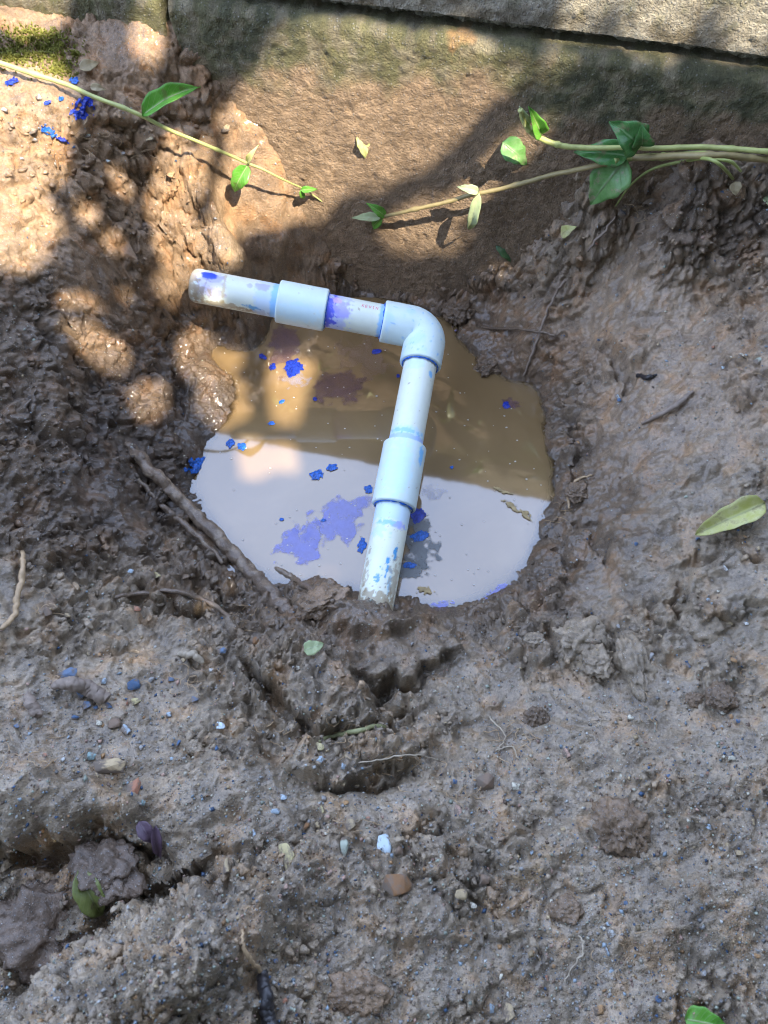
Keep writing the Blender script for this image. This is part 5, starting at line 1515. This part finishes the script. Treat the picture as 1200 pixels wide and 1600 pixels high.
def place_label(stem, x, y):
    near_ = sorted(MARKS, key=lambda q_: math.hypot(q_[1] - x, q_[2] - y))
    for nm, mx_, my_ in near_[:3]:
        dx, dy = x - mx_, y - my_
        way = ('right of' if dx > 0 else 'left of') if abs(dx) > abs(dy) else ('below' if dy > 0 else 'above')
        far_ = 'just ' if math.hypot(dx, dy) < 60 else ''
        t_ = '%s %s%s the %s' % (stem, far_, way, nm)
        if t_ not in used_labels:
            used_labels.add(t_); return t_
    return '%s between the %s and the %s' % (stem, near_[0][0], near_[1][0])


for (x0, y0, x1, y1), cnt, lab, grp in zones:
    for _ in range(int(cnt * .75)):
        s_ = RNG.uniform(6.5, 12); x, y = RNG.uniform(x0, x1), RNG.uniform(y0, y1)
        c_ = str(RNG.choice(['cream', 'pale blue', 'grey', 'tan', 'grey', 'brown', 'pink', 'green grey', 'brown', 'orange', 'dark blue', 'grey', 'brown', 'red brown', 'tan']))
        sz_ = 'tiny' if s_ < 8.5 else 'small'
        pebble(x, y, s_, s_ * RNG.uniform(.65, 1), RNG.uniform(0, 180), c_, place_label('%s %s pebble' % (sz_, c_), x, y), grp, sink=.3)
# sand and fine gravel
ng = 24000
gu = RNG.uniform(-60, 1260, ng * 2); gv_ = RNG.uniform(150, 1660, ng * 2)
dens = .22 + .6 * sstep(900, 1250, gv_) + .5 * sstep(1.2, .5, ell(250, 1500, 260, 120, -30, gu, gv_)) + .3 * sstep(1.2, .5, ell(1120, 340, 130, 110, 0, gu, gv_))
kp = RNG.random(ng * 2) < dens; gu, gv_ = gu[kp][:ng], gv_[kp][:ng]
q = look(gu, gv_)
okk = (q[:, 2] > .003) & (q[:, 1] < wall_y(q[:, 0]) - .004)
q = q[okk] + RNG.normal(size=(int(okk.sum()), 3)) * np.array([.0005, .0005, 0]); gz = q[:, 2]; ng = len(q)
octv = np.array([(1, 0, 0), (0, 1, 0), (-1, 0, 0), (0, -1, 0), (0, 0, 1), (0, 0, -1)], float)
octf = np.array([(0, 1, 4), (1, 2, 4), (2, 3, 4), (3, 0, 4), (1, 0, 5), (2, 1, 5), (3, 2, 5), (0, 3, 5)])
sz = RNG.gamma(1.8, .00016, ng) + .00022
sz = np.clip(sz, .00024, .0014)
aa = RNG.uniform(0, 6.28, ng); ca_, sa_ = np.cos(aa), np.sin(aa)
jit = 1 + .35 * RNG.normal(size=(ng, 6, 1)).clip(-1.5, 1.5)
gvv = octv[None] * jit * sz[:, None, None] * np.array([1, .8, .7])
gvx = gvv[..., 0] * ca_[:, None] - gvv[..., 1] * sa_[:, None]; gvy = gvv[..., 0] * sa_[:, None] + gvv[..., 1] * ca_[:, None]
gV = np.stack([gvx + q[:, :1], gvy + q[:, 1:2], gvv[..., 2] + (gz + sz * .25)[:, None]], -1).reshape(-1, 3)
gF = (octf[None] + (np.arange(ng) * 6)[:, None, None]).reshape(-1, 3)
cols = np.array([CC[k] for k in ('white', 'pale blue', 'tan', 'grey', 'brown', 'pink', 'cream', 'cream', 'green grey', 'dark blue', 'orange', 'brown', 'grey', 'brown', 'tan', 'grey')])
gc_ = np.repeat(cols[RNG.integers(0, len(cols), ng)] * RNG.uniform(.35, .85, (ng, 1)), 6, 0)
m, N, L, out = new_mat('sand_grain')
b = N.new('ShaderNodeBsdfPrincipled'); at = node(N, 'ShaderNodeAttribute', attribute_name='tint'); L.new(at.outputs['Color'], b.inputs['Base Color']); b.inputs['Roughness'].default_value = .5
L.new(b.outputs[0], out.inputs['Surface'])
gme = mesh_np('gravel', gV, gF, m, smooth=False); set_col(gme, 'tint', gc_)
link('gravel', gme, None, 'sand grains and fine gravel pressed into the mud', 'gravel', kind='stuff')

# loose crumbs of soil
nc_ = 3200
cu = RNG.uniform(-60, 1260, nc_ * 4); cv = RNG.uniform(180, 1660, nc_ * 4)
_q = look(cu, cv)
_r = bil(AX, AY, rough, _q[:, 0], _q[:, 1])
_k = (RNG.random(nc_ * 4) < sstep(.35, .9, _r)) & (_q[:, 2] > .004) & (_q[:, 1] < wall_y(_q[:, 0]) - .006)
_q = _q[_k][:nc_]; nc_ = len(_q)
ico = rock_mesh('crumb', 2, 0, 1, M_CLOD, flat=(1, 1, 1))
ic = np.array([v.co[:] for v in ico.vertices]); icf = np.array([p_.vertices[:] for p_ in ico.polygons])
cs = np.clip(RNG.gamma(1.5, .00048, nc_) + .0004, .0005, .0030)
shp = [ic * (.9 + .75 * fbm3(ic * 1.5 + k * 9.7, 3, 45, .75)[:, None]) * np.array([1, RNG.uniform(.55, .95), RNG.uniform(.45, .8)]) for k in range(24)]
ca_ = RNG.uniform(0, 6.28, nc_)
CV = np.empty((nc_, len(ic), 3))
for i in range(nc_):
    v_ = shp[i % 24] * cs[i]; c_, s_ = math.cos(ca_[i]), math.sin(ca_[i])
    CV[i, :, 0] = v_[:, 0] * c_ - v_[:, 1] * s_ + _q[i, 0]; CV[i, :, 1] = v_[:, 0] * s_ + v_[:, 1] * c_ + _q[i, 1]; CV[i, :, 2] = v_[:, 2] + _q[i, 2] + cs[i] * .02
CF = (icf[None] + (np.arange(nc_) * len(ic))[:, None, None]).reshape(-1, 3)
ctint = bil(AX, AY, tint[..., 0], _q[:, 0], _q[:, 1])[:, None], bil(AX, AY, tint[..., 1], _q[:, 0], _q[:, 1])[:, None], bil(AX, AY, tint[..., 2], _q[:, 0], _q[:, 1])[:, None]
ctint = np.concatenate(ctint, 1) * RNG.uniform(.7, 1.25, (nc_, 1))
cme = mesh_np('soil_crumbs', CV.reshape(-1, 3), CF, M_CLOD, smooth=False)
set_col(cme, 'tint', np.repeat(ctint, len(ic), 0)); set_val(cme, 'wet', np.full(nc_ * len(ic), .45)); set_val(cme, 'grain', np.full(nc_ * len(ic), .4))
link('soil_crumbs', cme, None, 'loose crumbs of damp soil strewn over the banks', 'soil', kind='stuff')

# ================================================================== BLUE PRIMER
M_PRIM = plain('blue_primer', (.010, .030, .28), .22, .8, 600, .0008)
M_PRIM2 = plain('bright_primer', (.015, .10, .40), .25, .9, 700, .0010)


def patch(name, cx, cy, rx, ry, ang, mat, label, cat, thick=.0006, rag=.35, water=False, seed=0, lift=.0006, group=None, nr=10, na=64, flat=False, zoff=0.0, freq=3):
    """a thin ragged patch lying on the ground or floating on the water"""
    C0 = at_z(cx, cy, 0.0) if water else hit(cx, cy)
    k = np.linalg.norm(C0 - CAM) / FPX
    fy = 1.0 / max(.45, abs(ray(cx, cy)[2]) / np.linalg.norm(ray(cx, cy)))
    ext = 1.7; m_ = max(24, min(130, int(2 * ext * max(rx, ry) * k / .00045)))
    gu_, gv2 = np.meshgrid(np.linspace(-ext, ext, m_), np.linspace(-ext, ext, m_))
    a = R(-ang)
    lu, lv2 = gu_ * rx * k, gv2 * ry * k
    PX = C0[0] + lu * math.cos(a) - lv2 * math.sin(a); PY = C0[1] + (lu * math.sin(a) + lv2 * math.cos(a)) * fy
    mm_ = max(2.5, min(rx, ry) * k * MM * .9)
    fld = np.hypot(gu_, gv2) + rag * fbm(PX * MM / mm_ + seed * 7.3, PY * MM / mm_ + seed, 4, seed % 40, .5)
    fc = grid_faces(m_, m_)
    fc = fc[(fld.ravel()[fc] < 1).all(1)]
    if len(fc) == 0: return None
    us, iv = np.unique(fc, return_inverse=True)
    rise = thick * np.sqrt(np.clip(1 - fld, 0, 1))
    if water:
        Vv = np.stack([PX, PY, lift + zoff + rise], -1).reshape(-1, 3)[us]
    else:
        pu_, pv_ = cx + (gu_ * rx * math.cos(R(ang)) - gv2 * ry * math.sin(R(ang))), cy + (gu_ * rx * math.sin(R(ang)) + gv2 * ry * math.cos(R(ang)))
        Pg = look(pu_, pv_); tv = ((Pg[..., 1] * CP - (Pg[..., 2] - CAM_H) * SP))
        ker = np.ones(3) / 3
        for ax_ in (0, 1): tv = np.apply_along_axis(lambda q_: np.convolve(np.pad(q_, 1, 'edge'), ker, 'valid'), ax_, tv)
        rx_, ry_ = (pu_ - 600) / FPX, -(pv_ - 800) / FPX
        D_ = np.stack([rx_, CP + ry_ * SP, -SP + ry_ * CP], -1)
        Vv = (CAM + D_ * (tv - lift - rise)[..., None]).reshape(-1, 3)[us]
    ob_ = solo(name, Vv, iv.reshape(-1, 4), mat, label, cat, group)
    set_val(ob_.data, 'feather', sstep(1.0, .62, fld.ravel()[us]))
    return ob_


for i, a in enumerate([
    (130, 168, 17, 20, 50, 'blue primer splash beside the stem at upper left', M_PRIM), (18, 127, 11, 6, -20, 'blue primer spot at the left edge under the stem', M_PRIM), (76, 205, 14, 7, 30, 'thin streak of blue primer on the sunlit soil', M_PRIM2),
    (98, 219, 12, 4, 25, 'small blue streak below the thin one', M_PRIM), (75, 160, 6, 5, 0, 'small blue dot left of the splash', M_PRIM), (95, 154, 5, 4, 0, 'tiny blue dot next to the splash', M_PRIM2), (116, 125, 9, 6, 0, 'lilac primer smear near the moss', M_PRIM2),
    (310, 727, 20, 13, 5, 'shiny blue primer blob on the left shore', M_PRIM2), (325, 752, 6, 4, 0, 'small blue drop under the shiny blob', M_PRIM2), (568, 414, 7, 10, 0, 'blue drip on the bank behind the pipe', M_PRIM)]):
    cx, cy, rx, ry, ang, lab, mt = a
    patch('primer_stain', cx, cy, rx, ry, ang, mt, lab, 'stain', seed=i + 1, rag=.5, lift=.0009)
for i, a in enumerate([
    (459, 575, 14, 14, 0, 'dark blue primer clot floating under the left coupling', M_PRIM), (426, 574, 6, 5, 0, 'small blue clot left of the dark one', M_PRIM), (411, 558, 7, 4, 30, 'blue speck near the left shore', M_PRIM),
    (495, 742, 11, 8, -20, 'left half of the blue flakes floating on the bright water', M_PRIM2), (519, 731, 10, 6, -20, 'right half of the blue flakes floating on the bright water', M_PRIM2), (576, 765, 7, 7, 0, 'round blue drop touching the near coupling', M_PRIM2),
    (360, 693, 7, 7, 0, 'blue drop near the left shore on bright water', M_PRIM2), (378, 698, 7, 6, 20, 'second blue drop right of the first at the left shore', M_PRIM2), (652, 806, 12, 13, 0, 'dark blue blob hanging at the near coupling', M_PRIM),
    (656, 838, 16, 8, -20, 'blue primer scum beside the pipe', M_PRIM2), (640, 884, 12, 5, 0, 'lower blue patch of scum beside the pipe', M_PRIM2), (566, 852, 7, 12, 10, 'blue drop against the left side of the near pipe', M_PRIM2), (791, 634, 7, 6, 0, 'blue drop alone on the brown water', M_PRIM),
    (441, 812, 4, 3, 0, 'tiny blue speck on the bright water', M_PRIM2), (505, 813, 4, 3, 0, 'tiny blue speck in the lilac film', M_PRIM2), (706, 731, 3, 3, 0, 'tiny blue speck right of the pipe', M_PRIM2), (492, 624, 4, 3, 0, 'tiny blue speck on the brown water', M_PRIM),
    (440, 628, 6, 3, -20, 'faint blue flake on the brown water', M_PRIM2), (424, 662, 6, 4, 0, 'pale blue flake near the left shore', M_PRIM2), (588, 550, 8, 4, -10, 'dark flake under the middle pipe', M_PRIM), (622, 588, 3, 3, 0, 'tiny blue speck beside the elbow', M_PRIM)]):
    cx, cy, rx, ry, ang, lab, mt = a
    patch('primer_drop', cx, cy, rx, ry, ang, mt, lab, 'drop', thick=.0007 if rx > 8 else .0004, seed=i + 3, rag=.32, water=True, lift=.0004)


def film_mat(name, colr, alpha, rough=.12):
    m, N, L, out = new_mat(name)
    b = N.new('ShaderNodeBsdfPrincipled'); tr = N.new('ShaderNodeBsdfTransparent'); ms = N.new('ShaderNodeMixShader')
    tc = N.new('ShaderNodeTexCoord'); nz = node(N, 'ShaderNodeTexNoise', Scale=120.0, Detail=6.0, Roughness=.7); L.new(tc.outputs['Object'], nz.inputs['Vector'])
    r1 = ramp(N, [(.3, (max(alpha - .3, 0.02),) * 3), (.6, (alpha,) * 3)]); L.new(nz.outputs['Fac'], r1.inputs['Fac'])
    b.inputs['Base Color'].default_value = (*colr, 1); b.inputs['Roughness'].default_value = rough; b.inputs['IOR'].default_value = 1.6
    fe = node(N, 'ShaderNodeAttribute', attribute_name='feather'); fm = node(N, 'ShaderNodeMath', operation='MULTIPLY'); L.new(r1.outputs[0], fm.inputs[0]); L.new(fe.outputs['Fac'], fm.inputs[1])
    L.new(fm.outputs[0], ms.inputs[0]); L.new(tr.outputs[0], ms.inputs[1]); L.new(b.outputs[0], ms.inputs[2]); L.new(ms.outputs[0], out.inputs['Surface'])
    return m


M_FILM = film_mat('lilac_film', (.17, .18, .50), .75)
M_FILMD = film_mat('plum_film', (.16, .09, .11), .6)
M_FILMP = film_mat('pink_film', (.38, .24, .16), .4)
M_FILMS = film_mat('pale_film', (.34, .36, .52), .32)
M_SCUM = film_mat('grey_scum', (.12, .13, .13), .85, .5)
for i, a in enumerate([
    (530, 812, 62, 32, -22, M_FILM, 'large lilac primer film on the bright water left of the pipe', .6), (468, 850, 40, 30, -25, M_FILM, 'second lobe of lilac film nearer the left shore', .7),
    (533, 605, 38, 32, 5, M_FILMD, 'plum coloured film on the brown water under the middle pipe', .6), (570, 560, 44, 30, 20, M_FILMP, 'pinkish film below the middle pipe', .6), (445, 545, 26, 36, 0, M_FILMD, 'dull plum film near the far left shore', .5),
    (655, 850, 26, 46, -5, M_SCUM, 'grey hairy scum floating along the right side of the pipe', .6), (675, 770, 18, 12, 0, M_FILMS, 'pale film right of the near coupling', .7), (640, 890, 30, 16, -10, M_SCUM, 'grey scum lobe near the pipe end', .6),
    (800, 630, 16, 8, 0, M_FILMD, 'small dull film near the right shore', .6), (690, 945, 20, 5, -5, M_FILM, 'lilac film along the near shore', .6), (775, 925, 26, 6, -30, M_FILM, 'lilac film along the near right shore', .7), (462, 590, 18, 16, 0, M_FILMS, 'whitish halo under the dark blue clot', .8),
    (750, 545, 40, 6, 38, M_FILM, 'blue lilac film along the far right shore beside the elbow', .6)]):
    cx, cy, rx, ry, ang, mt, lab, rag = a
    patch('primer_film', cx, cy, rx, ry, ang, mt, lab, 'film', thick=.00002, seed=i + 11, rag=rag, water=True, lift=.00025 + .00003 * i, nr=3, na=120, freq=5)
# flecks of leaf litter on the water
for i, (cx, cy, rx, ry, ang, mt, lab) in enumerate([(665, 923, 14, 6, 10, ML_TAN, 'tan fleck of debris floating near the pipe end'), (800, 792, 14, 5, 30, ML_TAN, 'tan debris at the right shore'), (783, 767, 14, 3, 20, M_ROOT, 'brown rootlet floating near the right shore'), (822, 805, 10, 5, 40, ML_TAN, 'second tan debris fleck at the right shore')]):
    patch('debris_fleck', cx, cy, rx, ry, ang, plain('debris%d' % i, (.30, .22, .10), .6, .4, 300), lab, 'debris', thick=.0008, seed=i + 30, rag=.8, water=True, lift=.0004)
fv, ff = [], []
for _ in range(160):
    x, y = RNG.uniform(340, 850), RNG.uniform(530, 930)
    P = at_z(x, y, .0003)
    if height(P[0], P[1]) > -.003: continue
    s_ = RNG.uniform(.0003, .0008); k0 = len(fv)
    for k in range(6):
        fv.append(P + np.array([math.cos(k * 1.047) * s_, math.sin(k * 1.047) * s_ * RNG.uniform(.5, 1.1), 0]))
    fv.append(P + np.array([0, 0, s_ * .5]))
    ff += [(k0 + k, k0 + (k + 1) % 6, k0 + 6) for k in range(6)]
solo('floating_specks', np.array(fv), ff, plain('speck', (.45, .42, .36), .4, .5, 900), 'tiny pale specks floating on the puddle', 'specks', kind='stuff')

# ================================================================== MOSS
mv, mf, mc = [], [], []
for (cx, cy, rx, ry, n_) in [(75, 75, 40, 30, 900), (20, 85, 30, 22, 500), (95, 108, 22, 14, 300), (120, 85, 8, 6, 60), (40, 55, 40, 14, 300)]:
    for _ in range(n_):
        x, y = RNG.normal(cx, rx * .5), RNG.normal(cy, ry * .5)
        r_ = ray(x, y); P = CAM + r_ * ((.166 - CAM_H) / r_[2])
        z = height(P[0], P[1]);
        if P[1] > wall_y(P[0]) - .003: continue
        P = look(x, y)
        if P[1] > wall_y(P[0]) - .003: continue
        for _b in range(4):
            d = np.array([RNG.normal() * .6, RNG.normal() * .6, 1.0]); d /= np.linalg.norm(d)
            h_ = RNG.uniform(.0008, .0020); w_ = np.cross(d, RNG.normal(size=3)); w_ = w_ / np.linalg.norm(w_) * .0004
            k0 = len(mv); mv += [P - w_, P + w_, P + d * h_ * .6 + w_ * 1.2, P + d * h_ - w_ * .2]; mf.append((k0, k0 + 1, k0 + 2, k0 + 3))
solo('moss', np.array(mv), mf, plain('moss_green', (.20, .20, .035), .8, .5, 300), 'yellow green moss on the soil shelf at upper left', 'moss', kind='stuff', smooth=False)
